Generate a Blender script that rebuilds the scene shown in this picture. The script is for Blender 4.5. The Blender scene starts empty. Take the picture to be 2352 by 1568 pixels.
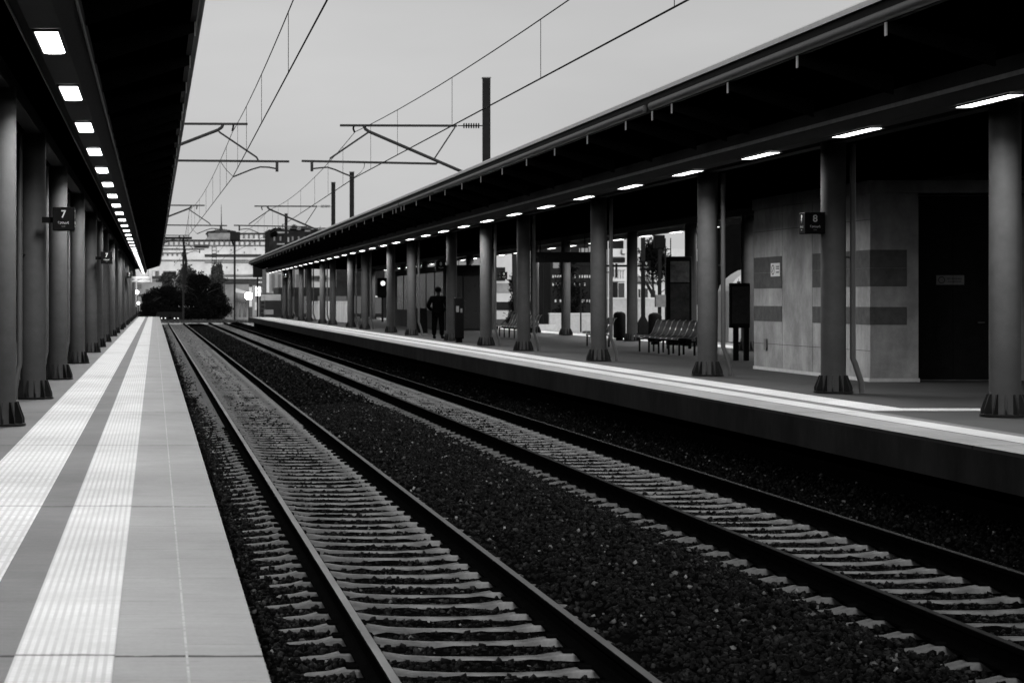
import bpy, bmesh, math, random
import numpy as np
from mathutils import Vector, Matrix
R = math.radians
random.seed(7); rng = np.random.default_rng(7)
scn = bpy.context.scene
COL = scn.collection

# ------------------------------------------------------------------ camera
# metres; x to the right, y along the tracks, z up, platform surface z = 0
EYE = 1.38; F = 4816.0; VX, VY = 355.0, 690.0
cam_d = bpy.data.cameras.new('camera'); cam = bpy.data.objects.new('camera', cam_d); COL.objects.link(cam)
cam.location = (0, 0, EYE); cam.rotation_euler = (R(90), 0, 0)
cam_d.sensor_width = 36; cam_d.lens = 36 * F / 2352
cam_d.shift_x = (1176 - VX) / 2352; cam_d.shift_y = (VY - 784) / 2352
cam_d.clip_start = 0.1; cam_d.clip_end = 8000
cam_d.dof.use_dof = True; cam_d.dof.focus_distance = 21; cam_d.dof.aperture_fstop = 7.0
scn.camera = cam

# ------------------------------------------------------------------ sky, sun, exposure
SUN_EL, SUN_AZ = 14, 180
w = bpy.data.worlds.new('World'); scn.world = w; w.use_nodes = True
nt = w.node_tree; nt.nodes.clear()
def N(tree, t, **kw):
    n = tree.nodes.new(t)
    for k, v in kw.items(): setattr(n, k, v)
    return n
sky = N(nt, 'ShaderNodeTexSky', sky_type='NISHITA', sun_disc=False)
sky.sun_elevation = R(SUN_EL); sky.sun_rotation = R(SUN_AZ); sky.dust_density = 4
bw = N(nt, 'ShaderNodeRGBToBW'); nt.links.new(sky.outputs[0], bw.inputs[0])
tc = N(nt, 'ShaderNodeTexCoord'); sx = N(nt, 'ShaderNodeSeparateXYZ'); nt.links.new(tc.outputs['Generated'], sx.inputs[0])
mr = N(nt, 'ShaderNodeMapRange'); nt.links.new(sx.outputs[2], mr.inputs[0])
mr.inputs[1].default_value = 0.0; mr.inputs[2].default_value = 1.0; mr.inputs[3].default_value = 6.3; mr.inputs[4].default_value = 4.8
nz = N(nt, 'ShaderNodeTexNoise'); nz.inputs['Scale'].default_value = 3.0; nz.inputs['Detail'].default_value = 5
mp = N(nt, 'ShaderNodeMapping'); mp.inputs['Scale'].default_value = (1, 1, 4); nt.links.new(tc.outputs['Generated'], mp.inputs[0]); nt.links.new(mp.outputs[0], nz.inputs[0])
m2 = N(nt, 'ShaderNodeMapRange'); nt.links.new(nz.outputs[0], m2.inputs[0]); m2.inputs[1].default_value = .3; m2.inputs[2].default_value = .7; m2.inputs[3].default_value = .90; m2.inputs[4].default_value = 1.10
mu = N(nt, 'ShaderNodeMath', operation='MULTIPLY'); nt.links.new(mr.outputs[0], mu.inputs[0]); nt.links.new(m2.outputs[0], mu.inputs[1])
my = N(nt, 'ShaderNodeMapRange'); nt.links.new(sx.outputs[1], my.inputs[0]); my.interpolation_type = 'SMOOTHSTEP'
my.inputs[1].default_value = -.5; my.inputs[2].default_value = .75; my.inputs[3].default_value = .8; my.inputs[4].default_value = 1.0
mu0 = mu; mu = N(nt, 'ShaderNodeMath', operation='MULTIPLY'); nt.links.new(mu0.outputs[0], mu.inputs[0]); nt.links.new(my.outputs[0], mu.inputs[1])
s3 = N(nt, 'ShaderNodeMath', operation='MULTIPLY_ADD'); nt.links.new(bw.outputs[0], s3.inputs[0]); s3.inputs[1].default_value = .04; nt.links.new(mu.outputs[0], s3.inputs[2])
bg = N(nt, 'ShaderNodeBackground'); bg.inputs[1].default_value = 0.09
nt.links.new(s3.outputs[0], bg.inputs[0])
wo = N(nt, 'ShaderNodeOutputWorld'); nt.links.new(bg.outputs[0], wo.inputs[0])
sd = bpy.data.lights.new('sun', 'SUN'); sd.energy = 2.2; sd.angle = R(12); sd.color = (1, 1, 1)
so = bpy.data.objects.new('sun', sd); COL.objects.link(so); so.rotation_euler = (R(90 - SUN_EL), 0, 0)   # shining along +y, from behind the camera
scn.view_settings.view_transform = 'Standard'; scn.view_settings.look = 'None'
scn.view_settings.exposure = 0.0; scn.view_settings.gamma = 1.0
scn.cycles.max_bounces = 3; scn.cycles.diffuse_bounces = 0; scn.cycles.glossy_bounces = 1

# ------------------------------------------------------------------ materials (all neutral greys: a black and white picture)
MATS = {}
def mat(name, v, rough=.8, var=.25, scale=6., bump=0., metal=0., spec=.4, stretch=(1, 1, 1), emit=0., bscale=None, dirt=0., dscale=.6):
    if name in MATS: return MATS[name]
    m = bpy.data.materials.new(name); m.use_nodes = True; t = m.node_tree; b = t.nodes['Principled BSDF']
    b.inputs['Roughness'].default_value = rough; b.inputs['Metallic'].default_value = metal
    b.inputs['Specular IOR Level'].default_value = spec
    tc = N(t, 'ShaderNodeTexCoord'); mp = N(t, 'ShaderNodeMapping'); mp.inputs['Scale'].default_value = stretch
    t.links.new(tc.outputs['Object'], mp.inputs[0])
    n = N(t, 'ShaderNodeTexNoise'); n.inputs['Scale'].default_value = scale; n.inputs['Detail'].default_value = 6; n.inputs['Roughness'].default_value = .65
    t.links.new(mp.outputs[0], n.inputs[0])
    r = N(t, 'ShaderNodeMapRange'); t.links.new(n.outputs[0], r.inputs[0])
    r.inputs[1].default_value = .3; r.inputs[2].default_value = .7; r.inputs[3].default_value = v * (1 - var); r.inputs[4].default_value = min(.9, v * (1 + var))
    out = r.outputs[0]
    if dirt:
        n2 = N(t, 'ShaderNodeTexNoise'); n2.inputs['Scale'].default_value = dscale; n2.inputs['Detail'].default_value = 8; n2.inputs['Roughness'].default_value = .7
        t.links.new(tc.outputs['Object'], n2.inputs[0])
        r2 = N(t, 'ShaderNodeMapRange'); t.links.new(n2.outputs[0], r2.inputs[0]); r2.inputs[1].default_value = .4; r2.inputs[2].default_value = .62; r2.inputs[3].default_value = 1 - dirt; r2.inputs[4].default_value = 1
        mm = N(t, 'ShaderNodeMath', operation='MULTIPLY'); t.links.new(out, mm.inputs[0]); t.links.new(r2.outputs[0], mm.inputs[1]); out = mm.outputs[0]
    t.links.new(out, b.inputs['Base Color'])
    if bump:
        bn = N(t, 'ShaderNodeTexNoise'); bn.inputs['Scale'].default_value = bscale or scale * 4; bn.inputs['Detail'].default_value = 4; t.links.new(mp.outputs[0], bn.inputs[0])
        bp = N(t, 'ShaderNodeBump'); bp.inputs['Strength'].default_value = bump; bp.inputs['Distance'].default_value = .02
        t.links.new(bn.outputs[0], bp.inputs['Height']); t.links.new(bp.outputs[0], b.inputs['Normal'])
    if emit:
        b.inputs['Emission Color'].default_value = (1, 1, 1, 1); b.inputs['Emission Strength'].default_value = emit
    MATS[name] = m; return m

def paving(name, v, ribs=0, ribw=.05, joint=5.9, phase=8.1, cross=.0, var=.1, jdark=.1, rough=.75, blocks=0):
    """concrete slabs: expansion joints across the platform, optional guiding ribs along it"""
    m = bpy.data.materials.new(name); m.use_nodes = True; t = m.node_tree; b = t.nodes['Principled BSDF']; b.inputs['Roughness'].default_value = rough
    b.inputs['Specular IOR Level'].default_value = .25
    g = N(t, 'ShaderNodeNewGeometry'); s = N(t, 'ShaderNodeSeparateXYZ'); t.links.new(g.outputs['Position'], s.inputs[0])
    L = t.links.new
    def M(op, a, bb, c=None):
        n = N(t, 'ShaderNodeMath', operation=op)
        for i, q in enumerate((a, bb, c)):
            if q is None: continue
            if isinstance(q, (int, float)): n.inputs[i].default_value = q
            else: L(q, n.inputs[i])
        return n.outputs[0]
    def noise(sc, det, st=(1, 1, 1)):
        mp = N(t, 'ShaderNodeMapping'); mp.inputs['Scale'].default_value = st; L(g.outputs['Position'], mp.inputs[0])
        n = N(t, 'ShaderNodeTexNoise'); n.inputs['Scale'].default_value = sc; n.inputs['Detail'].default_value = det; n.inputs['Roughness'].default_value = .65; L(mp.outputs[0], n.inputs[0]); return n.outputs[0]
    def rng_(x, a, b_, c, d):
        r = N(t, 'ShaderNodeMapRange'); L(x, r.inputs[0])
        for i, q in enumerate((a, b_, c, d)): r.inputs[i + 1].default_value = q
        return r.outputs[0]
    col = rng_(noise(1.2, 8), .3, .7, v * (1 - var), v * (1 + var))
    col = M('MULTIPLY', col, rng_(noise(9, 6, (.25, 2.5, 1)), .3, .75, 1 + var * .5, 1 - var * .9))
    col = M('MULTIPLY', col, rng_(noise(40, 3), .3, .7, 1 - var * .5, 1 + var * .5))
    vo = N(t, 'ShaderNodeTexVoronoi'); vo.inputs['Scale'].default_value = 3.2; L(g.outputs['Position'], vo.inputs['Vector'])
    vs_ = N(t, 'ShaderNodeSeparateColor'); L(vo.outputs['Color'], vs_.inputs[0])
    gum = M('MULTIPLY', M('LESS_THAN', vo.outputs['Distance'], M('MULTIPLY', vs_.outputs[0], .07)), M('GREATER_THAN', vs_.outputs[1], .55))
    col = M('MULTIPLY', col, M('SUBTRACT', 1, M('MULTIPLY', gum, .28)))
    col = M('MULTIPLY', col, rng_(noise(.7, 9, (1, .35, 1)), .52, .72, 1, .80))
    jy = M('MODULO', M('ADD', s.outputs[1], 59 * 5.9 - phase), joint)
    wob = rng_(noise(6, 4), .3, .7, .018, .055)
    jm = M('LESS_THAN', jy, wob)
    col = M('MULTIPLY', col, M('SUBTRACT', 1, M('MULTIPLY', jm, 1 - jdark)))
    h = M('MULTIPLY', jm, -1)
    if cross:   # fine slab lines across
        cy = M('MODULO', M('ADD', s.outputs[1], 100), cross)
        cm = M('MULTIPLY', M('LESS_THAN', cy, .012), rng_(noise(3, 3), .45, .6, 0, .35))
        col = M('MULTIPLY', col, M('SUBTRACT', 1, cm))
    if ribs:
        rx = M('MODULO', M('ADD', s.outputs[0], 50.0), ribw)
        rm = M('GREATER_THAN', rx, ribw * .45)
        byy = M('MODULO', M('ADD', s.outputs[1], 100), blocks) if blocks else None
        if blocks:
            rm = M('MULTIPLY', rm, M('GREATER_THAN', byy, blocks * .12))
        col = M('MULTIPLY', col, M('ADD', .76, M('MULTIPLY', rm, rng_(noise(2, 5), .35, .65, .12, .30))))
        h = M('ADD', h, M('MULTIPLY', rm, .6))
    L(col, b.inputs['Base Color'])
    h = M('ADD', h, M('MULTIPLY', noise(60, 3), .25))
    bp = N(t, 'ShaderNodeBump'); bp.inputs['Strength'].default_value = .5; bp.inputs['Distance'].default_value = .006; L(h, bp.inputs['Height']); L(bp.outputs[0], b.inputs['Normal'])
    return m

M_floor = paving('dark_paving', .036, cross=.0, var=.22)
M_slab = paving('edge_slab', .25, cross=.4, var=.12)
M_gap = paving('grey_paving', .13, cross=.8, var=.14)
M_tac = paving('tactile_wide', .58, ribs=1, ribw=.0475, blocks=.3, var=.08, jdark=.35)
M_tac2 = paving('tactile_narrow', .56, ribs=1, ribw=.035, blocks=.05, var=.08, jdark=.35)
M_line = mat('pale_line', .32, var=.35, scale=14)
M_conc_dark = mat('dirty_concrete', .032, var=.35, scale=1.5, bump=.2, dirt=.4, stretch=(1, 1, .3), spec=.05)
M_conc_low = mat('near_black_concrete', .004, var=.3, scale=1.5, spec=0)  # plain near-black tone for recessed and background walls
M_black = mat('black_paint', .005, rough=.6, spec=.04, var=.3)
M_deck = mat('shaded_roof_deck', .003, rough=1, spec=0, var=.3)  # canopy paint darkened: the unlit underside is put into the colour
M_rib = mat('shaded_rib_steel', .02, rough=1, spec=0)  # same paint as the rib ends, with underside shade in its colour
M_lip = mat('roof_lip', .9, rough=.5, var=.12)
M_gut = mat('gutter_paint', .05, rough=.45, var=.2)
M_trough = mat('trough_paint', .015, rough=.7, var=.2, spec=.05)
M_colm = mat('column_paint', .088, rough=.5, var=.10, scale=2.5, spec=.12, dirt=.2, dscale=2)
M_base = mat('shaded_column_paint', .015, rough=.5, var=.3, spec=.2)  # column paint again, darkened to stand for shade around the fins
M_pipe = mat('pipe_steel', .09, rough=.35, var=.12, spec=.5)
M_lamp = mat('lamp_glass', .8, emit=7)
M_sleeper = mat('sleeper_concrete', .16, spec=.05, rough=.9, var=.4, scale=5, bump=.5, dirt=.45, dscale=2.2)
M_railtop = mat('rail_head_steel', .17, rough=.5, var=.4, metal=.4, scale=3, stretch=(1, .2, 1))
M_railtop2 = mat('dull_rail_head', .08, rough=.5, var=.3, metal=.3, scale=3, stretch=(1, .2, 1))
M_railrust = mat('rusty_rail_head', .012, rough=.8, var=.4, spec=.1)
M_railside = mat('rusty_rail', .0025, rough=.95, spec=0)
M_bed = mat('ballast_bed_dirt', .003, rough=1, var=.8, scale=18, bump=1.0, spec=0.0)
M_stone = mat('ballast_stone', .75, rough=.75, var=.6, scale=30, spec=.08)
def island(m, stops):
    t = m.node_tree; b = t.nodes['Principled BSDF']; g = N(t, 'ShaderNodeNewGeometry'); cr = N(t, 'ShaderNodeValToRGB'); t.links.new(g.outputs['Random Per Island'], cr.inputs[0])
    e = cr.color_ramp.elements; cr.color_ramp.interpolation = 'LINEAR'
    e[0].position, e[0].color = stops[0][0], (stops[0][1],) * 3 + (1,); e[1].position, e[1].color = stops[-1][0], (stops[-1][1],) * 3 + (1,)
    for p, v in stops[1:-1]: q = e.new(p); q.color = (v,) * 3 + (1,)
    l = b.inputs['Base Color'].links[0]; src = l.from_socket
    mx = N(t, 'ShaderNodeMixRGB', blend_type='MULTIPLY'); mx.inputs[0].default_value = 1
    t.links.new(cr.outputs[0], mx.inputs[1]); t.links.new(src, mx.inputs[2]); t.links.new(mx.outputs[0], b.inputs['Base Color'])
island(M_stone, [(0, .001), (.6, .003), (.86, .009), (.975, .04), (1, .17)])
M_stone2 = mat('ballast_pale_stone', .15, rough=.8, var=.8, scale=25)
M_wire = mat('wire', .01, rough=.7, spec=.1)
M_mast = mat('mast_steel', .012, rough=.7, spec=.1)
M_arm = mat('arm_steel', .02, rough=.6)
M_wall = mat('kiosk_plaster', .40, rough=.9, spec=0, var=.24, scale=2.2, bump=.15, dirt=.3, dscale=1.3, stretch=(1, 1, .45))
M_tile = mat('kiosk_dark_tile', .09, spec=.1, rough=.7, var=.3, scale=5)
M_recess_shade = mat('kiosk_recess_shade', .012, rough=.9, var=.25, spec=.05)  # near-black wall copy, the recess shade put into its colour
M_white = mat('white_board', .75, var=.06)
M_glyph = mat('white_glyph', .5, var=.05)
M_dglyph = mat('dark_glyph', .02)
M_seat = mat('bench_mesh_steel', .02, rough=.5, var=.2, spec=.25)
M_chrome = mat('bench_tube', .6, rough=.3, metal=.9, var=.1)
M_bin = mat('bin_steel', .01, rough=.6, spec=.05)
M_grey = mat('equipment_grey', .16, rough=.7)
M_white_wall = mat('white_plaster_wall', .62, rough=.9, var=.12, dirt=.15)
M_fac = mat('pale_facade', .9, rough=.9, var=.12, scale=.25, dirt=.25, dscale=.12)
M_fac2 = mat('grey_facade', .3, rough=.9, var=.25, scale=.3, dirt=.3, dscale=.15)
M_fac3 = mat('dark_facade', .018, rough=.9, var=.5, scale=.5, spec=.1)
M_cornice = mat('dark_cornice', .05, rough=.9)
M_win = mat('window_dark', .012, rough=.25, spec=.5)
M_leaf = mat('leaf_dark', .004, rough=.9, var=.7, scale=.8, spec=.05)
M_leaf2 = mat('leaf_pine', .045, rough=.9, var=.8, scale=.8, spec=.05)
M_bark = mat('bark', .02, rough=1)
M_ground = mat('ground_dirt', .04, rough=1, var=.5, scale=.3)
M_path = mat('path_concrete', .42, rough=.9, var=.3, scale=1.5)
M_cloth = mat('black_cloth', .003, rough=1, spec=0)
M_skin = mat('skin', .03, rough=.9, spec=.05)
M_glow = mat('glowing_lamp', .8, emit=9)
M_glow2 = mat('signal_lens', .8, emit=1.2)
M_train = mat('train_white', .6, rough=.4, var=.08)

# ------------------------------------------------------------------ mesh helpers
class MB:
    def __init__(s): s.v = []; s.f = []
    def add(s, vs, fs):
        o = len(s.v); s.v += [tuple(v) for v in vs]; s.f += [tuple(i + o for i in f) for f in fs]; return s
    def box(s, x0, x1, y0, y1, z0, z1):
        return s.add([(x0,y0,z0),(x1,y0,z0),(x1,y1,z0),(x0,y1,z0),(x0,y0,z1),(x1,y0,z1),(x1,y1,z1),(x0,y1,z1)],
                     [(0,3,2,1),(4,5,6,7),(0,1,5,4),(1,2,6,5),(2,3,7,6),(3,0,4,7)])
    def bbox(s, x0, x1, y0, y1, z0, z1, b=.02):      # bevelled box
        bm = bmesh.new(); bmesh.ops.create_cube(bm, size=1)
        for v in bm.verts: v.co = Vector((x0 + (v.co.x + .5) * (x1 - x0), y0 + (v.co.y + .5) * (y1 - y0), z0 + (v.co.z + .5) * (z1 - z0)))
        bmesh.ops.bevel(bm, geom=bm.edges[:], offset=b, segments=2, affect='EDGES', profile=.5)
        bm.verts.ensure_lookup_table(); bm.verts.index_update()
        s.add([v.co[:] for v in bm.verts], [[v.index for v in f.verts] for f in bm.faces]); bm.free(); return s
    def prism_y(s, prof, y0, y1):                    # prof: (x,z) polygon, run along y
        n = len(prof)
        vs = [(x, y0, z) for x, z in prof] + [(x, y1, z) for x, z in prof]
        fs = [(i, (i + 1) % n, n + (i + 1) % n, n + i) for i in range(n)] + [tuple(range(n - 1, -1, -1)), tuple(range(n, 2 * n))]
        return s.add(vs, fs)
    def prism_x(s, prof, x0, x1):                    # prof: (y,z)
        n = len(prof)
        vs = [(x0, y, z) for y, z in prof] + [(x1, y, z) for y, z in prof]
        fs = [(i, (i + 1) % n, n + (i + 1) % n, n + i) for i in range(n)] + [tuple(range(n - 1, -1, -1)), tuple(range(n, 2 * n))]
        return s.add(vs, fs)
    def prism_z(s, prof, z0, z1):
        n = len(prof)
        vs = [(x, y, z0) for x, y in prof] + [(x, y, z1) for x, y in prof]
        fs = [(i, (i + 1) % n, n + (i + 1) % n, n + i) for i in range(n)] + [tuple(range(n - 1, -1, -1)), tuple(range(n, 2 * n))]
        return s.add(vs, fs)
    def tube(s, pts, r, seg=8, r1=None):
        pts = [Vector(p) for p in pts]; n = len(pts); o = []
        for i, p in enumerate(pts):
            d = (pts[min(i + 1, n - 1)] - pts[max(i - 1, 0)]).normalized()
            a = Vector((0, 0, 1)) if abs(d.z) < .9 else Vector((1, 0, 0))
            u = d.cross(a).normalized(); w_ = d.cross(u).normalized()
            rr = r if r1 is None else r + (r1 - r) * i / (n - 1)
            for k in range(seg):
                t = 2 * math.pi * k / seg; o.append(p + (u * math.cos(t) + w_ * math.sin(t)) * rr)
        fs = [(i * seg + k, i * seg + (k + 1) % seg, (i + 1) * seg + (k + 1) % seg, (i + 1) * seg + k) for i in range(n - 1) for k in range(seg)]
        fs += [tuple(range(seg - 1, -1, -1)), tuple(range((n - 1) * seg, n * seg))]
        return s.add(o, fs)
    def lathe(s, cx, cy, prof, seg=28):              # prof (r,z)
        n = len(prof); vs = []
        for r, z in prof:
            for k in range(seg):
                t = 2 * math.pi * k / seg; vs.append((cx + r * math.cos(t), cy + r * math.sin(t), z))
        fs = [(i * seg + k, i * seg + (k + 1) % seg, (i + 1) * seg + (k + 1) % seg, (i + 1) * seg + k) for i in range(n - 1) for k in range(seg)]
        fs += [tuple(range(seg - 1, -1, -1)), tuple(range((n - 1) * seg, n * seg))]
        return s.add(vs, fs)
    def ball(s, c, r, sy=1, sz=1, seg=12, rings=8):
        prof = [(r * math.sin(math.pi * (i + .02) / (rings + .04)), c[2] - r * sz * math.cos(math.pi * (i + .02) / (rings + .04))) for i in range(rings + 1)]
        o = len(s.v); s.lathe(c[0], c[1], prof, seg)
        if sy != 1: s.v[o:] = [(x, c[1] + (y - c[1]) * sy, z) for x, y, z in s.v[o:]]
        return s
    def build(s, name, m, parent=None, smooth=False, loc=None):
        me = bpy.data.meshes.new(name); me.from_pydata(s.v, [], s.f); me.validate()
        bm = bmesh.new(); bm.from_mesh(me); bmesh.ops.recalc_face_normals(bm, faces=bm.faces); bm.to_mesh(me); bm.free()
        me.materials.append(m)
        if smooth:
            for p in me.polygons: p.use_smooth = True
            try: me.set_sharp_from_angle(angle=R(40))
            except Exception: pass
        o = bpy.data.objects.new(name, me); COL.objects.link(o)
        if parent: o.parent = parent
        if loc: o.location = loc
        return o
def tag(o, label=None, cat=None, group=None, kind=None):
    if label: o['label'] = label
    if cat: o['category'] = cat
    if group: o['group'] = group
    if kind: o['kind'] = kind
    return o
def thing(name, label, cat, loc=(0, 0, 0), group=None, rz=0):
    o = bpy.data.objects.new(name, None); COL.objects.link(o); o.location = loc; o.rotation_euler = (0, 0, rz); o.empty_display_size = .2
    return tag(o, label, cat, group)
def copy_tree(o, parent=None):
    c = o.copy(); COL.objects.link(c); c.parent = parent
    for ch in list(o.children): copy_tree(ch, c)
    return c
def at(x, y, Z): return ((x - VX) * Z / F, Z, EYE + (VY - y) * Z / F)
def X(x, Z): return (x - VX) * Z / F
def H(y, Z): return EYE + (VY - y) * Z / F
ONES = ['first', 'second', 'third', 'fourth', 'fifth', 'sixth', 'seventh', 'eighth', 'ninth', 'tenth', 'eleventh', 'twelfth', 'thirteenth', 'fourteenth', 'fifteenth', 'sixteenth', 'seventeenth', 'eighteenth', 'nineteenth', 'twentieth']
def nth(i):
    if i < 20: return ONES[i]
    t = (i + 1) // 10; u = (i + 1) % 10
    if u == 0: return ['', '', 'twentieth', 'thirtieth', 'fortieth', 'fiftieth'][t]
    return ['', '', 'twenty-', 'thirty-', 'forty-', 'fifty-'][t] + ONES[u - 1]
FONT = None
def text(s, size, m, parent, loc, rot=(R(90), 0, 0), name='lettering', bold=.0, shear=0, ext=.002, align='CENTER'):
    c = bpy.data.curves.new(name, 'FONT'); c.body = s; c.size = size; c.extrude = ext; c.offset = bold; c.shear = shear
    c.align_x = align; c.align_y = 'CENTER'
    t = bpy.data.objects.new('tmp', c); COL.objects.link(t)
    bpy.context.view_layer.update()
    me = bpy.data.meshes.new_from_object(t.evaluated_get(bpy.context.evaluated_depsgraph_get())); me.name = name
    bpy.data.objects.remove(t)
    me.materials.clear(); me.materials.append(m)
    o = bpy.data.objects.new(name, me); COL.objects.link(o); o.parent = parent; o.location = loc; o.rotation_euler = rot
    return o

# ------------------------------------------------------------------ ground, tracks bed, platforms
EL, ER = 0.42, 7.77        # platform edges
PZ = 178.0; PR = 174.0
MB().add([(-4000, -400, -1.3), (4000, -400, -1.3), (4000, 7000, -1.3), (-4000, 7000, -1.3)], [(0, 1, 2, 3)]).build('ground', M_ground)['kind'] = 'structure'

def bed_h(x, y):
    """ballast surface height"""
    h = -1.045 if min(abs(x - 2.145), abs(x - 6.25)) < 1.2 else -1.04
    d = min(abs(x - 2.145), abs(x - 6.25))
    if 3.2 < x < 5.2: h = -1.03 + .075 * min(1, min(x - 3.2, 5.2 - x) / .45)
    if x < .75: h -= (.75 - x) * .35
    if x > 7.3: h += min(x - 7.3, .9) * .30
    return h
nx, ny = 60, 330
xs = np.linspace(.0, 8.3, nx); ys = np.concatenate([np.linspace(-8, 45, 220), np.linspace(45.5, 240, ny - 220)])
vs = []; fs = []
for j, y in enumerate(ys):
    for x in xs: vs.append((x, y, bed_h(x, y) + rng.normal(0, .008)))
for j in range(ny - 1):
    for i in range(nx - 1): a = j * nx + i; fs.append((a, a + 1, a + nx + 1, a + nx))
MB().add(vs, fs).build('ballast_bed', M_bed)['kind'] = 'structure'

def stones(name, n, yfun, smin, smax, m, lift=0., seed=1, skip=.994):
    g = np.random.default_rng(seed)
    cube = np.array([(-1,-1,-1),(1,-1,-1),(1,1,-1),(-1,1,-1),(-1,-1,1),(1,-1,1),(1,1,1),(-1,1,1)], float)
    faces = np.array([(0,3,2,1),(4,5,6,7),(0,1,5,4),(1,2,6,5),(2,3,7,6),(3,0,4,7)])
    x = g.uniform(.3, 8.2, n); y = yfun(g, n)
    keep = np.ones(n, bool)
    for (c, ph) in ((2.145, 14.18), (6.25, 18.65)):
        on = (np.abs(x - c) < 1.27) & (np.abs(((y - ph + .3) % .6) - .3) < .085)
        keep &= ~(on & (g.random(n) < skip))
        rl = (np.abs(np.abs(x - c) - .7525) < .1); keep &= ~rl
    x, y = x[keep], y[keep]; n = len(x)
    z = np.array([bed_h(a, b) for a, b in zip(x, y)])
    s = g.uniform(smin, smax, n)
    V = cube[None] * g.uniform(.35, 1.0, (n, 8, 3)) * g.uniform(.6, 1.1, (n, 1, 3)) * s[:, None, None] * .5
    q = g.normal(size=(n, 4)); q /= np.linalg.norm(q, axis=1)[:, None]; a, b, c, d = q.T
    Rm = np.stack([np.stack([1-2*(c*c+d*d), 2*(b*c-a*d), 2*(b*d+a*c)], 1), np.stack([2*(b*c+a*d), 1-2*(b*b+d*d), 2*(c*d-a*b)], 1), np.stack([2*(b*d-a*c), 2*(c*d+a*b), 1-2*(b*b+c*c)], 1)], 1)
    V = np.einsum('nij,nkj->nki', Rm, V) + np.stack([x, y, z + s * g.uniform(-.1, .38, n) + lift - .014 * (np.minimum(np.abs(x - 2.145), np.abs(x - 6.25)) < .7)], 1)[:, None]
    Fc = (faces[None] + (np.arange(n) * 8)[:, None, None]).reshape(-1, 4)
    me = bpy.data.meshes.new(name); me.vertices.add(n * 8); me.vertices.foreach_set('co', V.reshape(-1).astype(np.float32))
    me.loops.add(Fc.size); me.loops.foreach_set('vertex_index', Fc.reshape(-1).astype(np.int32))
    me.polygons.add(len(Fc)); me.polygons.foreach_set('loop_start', np.arange(0, Fc.size, 4, dtype=np.int32))
    try: me.polygons.foreach_set('loop_total', np.full(len(Fc), 4, dtype=np.int32))
    except Exception: pass
    me.update(calc_edges=True); me.validate(); me.materials.append(m)
    o = bpy.data.objects.new(name, me); COL.objects.link(o)
    return o
near = lambda g, n: 11 + 36 * g.random(n) ** 1.25
far = lambda g, n: 40 + 150 * g.random(n) ** 1.3
tag(stones('ballast_stones', 95000, near, .022, .06, M_stone, seed=2), 'dark crushed stone ballast between the rails of both tracks', 'gravel', kind='stuff')
tag(stones('ballast_stones', 30000, far, .035, .075, M_stone, seed=3), 'dark ballast farther along the tracks', 'gravel', kind='stuff')
tag(stones('pale_chippings', 260, near, .015, .05, M_stone2, lift=.015, seed=4), 'few pale chips and litter scattered over the dark ballast', 'gravel', kind='stuff')

def platform(name, x0, x1, y0, y1, faces):
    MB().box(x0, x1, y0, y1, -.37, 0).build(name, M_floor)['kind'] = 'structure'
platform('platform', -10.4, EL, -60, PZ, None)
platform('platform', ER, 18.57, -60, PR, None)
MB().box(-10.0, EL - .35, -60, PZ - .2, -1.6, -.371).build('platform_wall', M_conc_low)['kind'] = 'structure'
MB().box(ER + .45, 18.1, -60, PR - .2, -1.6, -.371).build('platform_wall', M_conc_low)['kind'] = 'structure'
MB().box(ER - .004, ER - .0005, -60, PR, -.372, -.03).build('platform_face', M_conc_dark)['kind'] = 'structure'
def sheet(name, x0, x1, y0, y1, z, m): 
    o = MB().add([(x0, y0, z), (x1, y0, z), (x1, y1, z), (x0, y1, z)], [(0, 1, 2, 3)]).build(name, m); o['kind'] = 'structure'; return o
def sgn(e, s, d): return e + s * d
for (e, s, y1, ys_) in ((EL, -1, PZ, -60), (ER, 1, PR, 26.1)):
    a = lambda d: e + s * d
    def sh(n, d0, d1, y0, yy, z, m): sheet(n, min(a(d0), a(d1)), max(a(d0), a(d1)), y0, yy, z, m)
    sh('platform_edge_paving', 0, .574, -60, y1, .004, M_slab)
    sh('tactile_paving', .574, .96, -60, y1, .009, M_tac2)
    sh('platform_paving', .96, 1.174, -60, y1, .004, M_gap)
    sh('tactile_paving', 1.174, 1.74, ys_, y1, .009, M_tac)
    if s < 0: sh('platform_paving', 1.74, 4.9, -60, y1, .004, M_gap)
    sh('platform_line', .290, .300, -60, y1, .0075, M_line)
sheet('tactile_paving', ER + 1.74, 18, 26.1, 26.7, .009, M_tac)
sheet('tactile_paving', 16.6, 17.7, -60, PR, .009, M_tac)  # rear strip widened to paint in the broad lamp-lit floor
sheet('platform_edge_paving', 17.9, 18.57, -60, PR, .004, M_slab)
sheet('platform_line', ER - .0, ER + .012, -60, PR, .008, M_line)

# far paths and grass behind the platform ends
MB().box(.5, 16, 212, 226, -1.29, -.90).build('path', M_path)['kind'] = 'structure'

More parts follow.
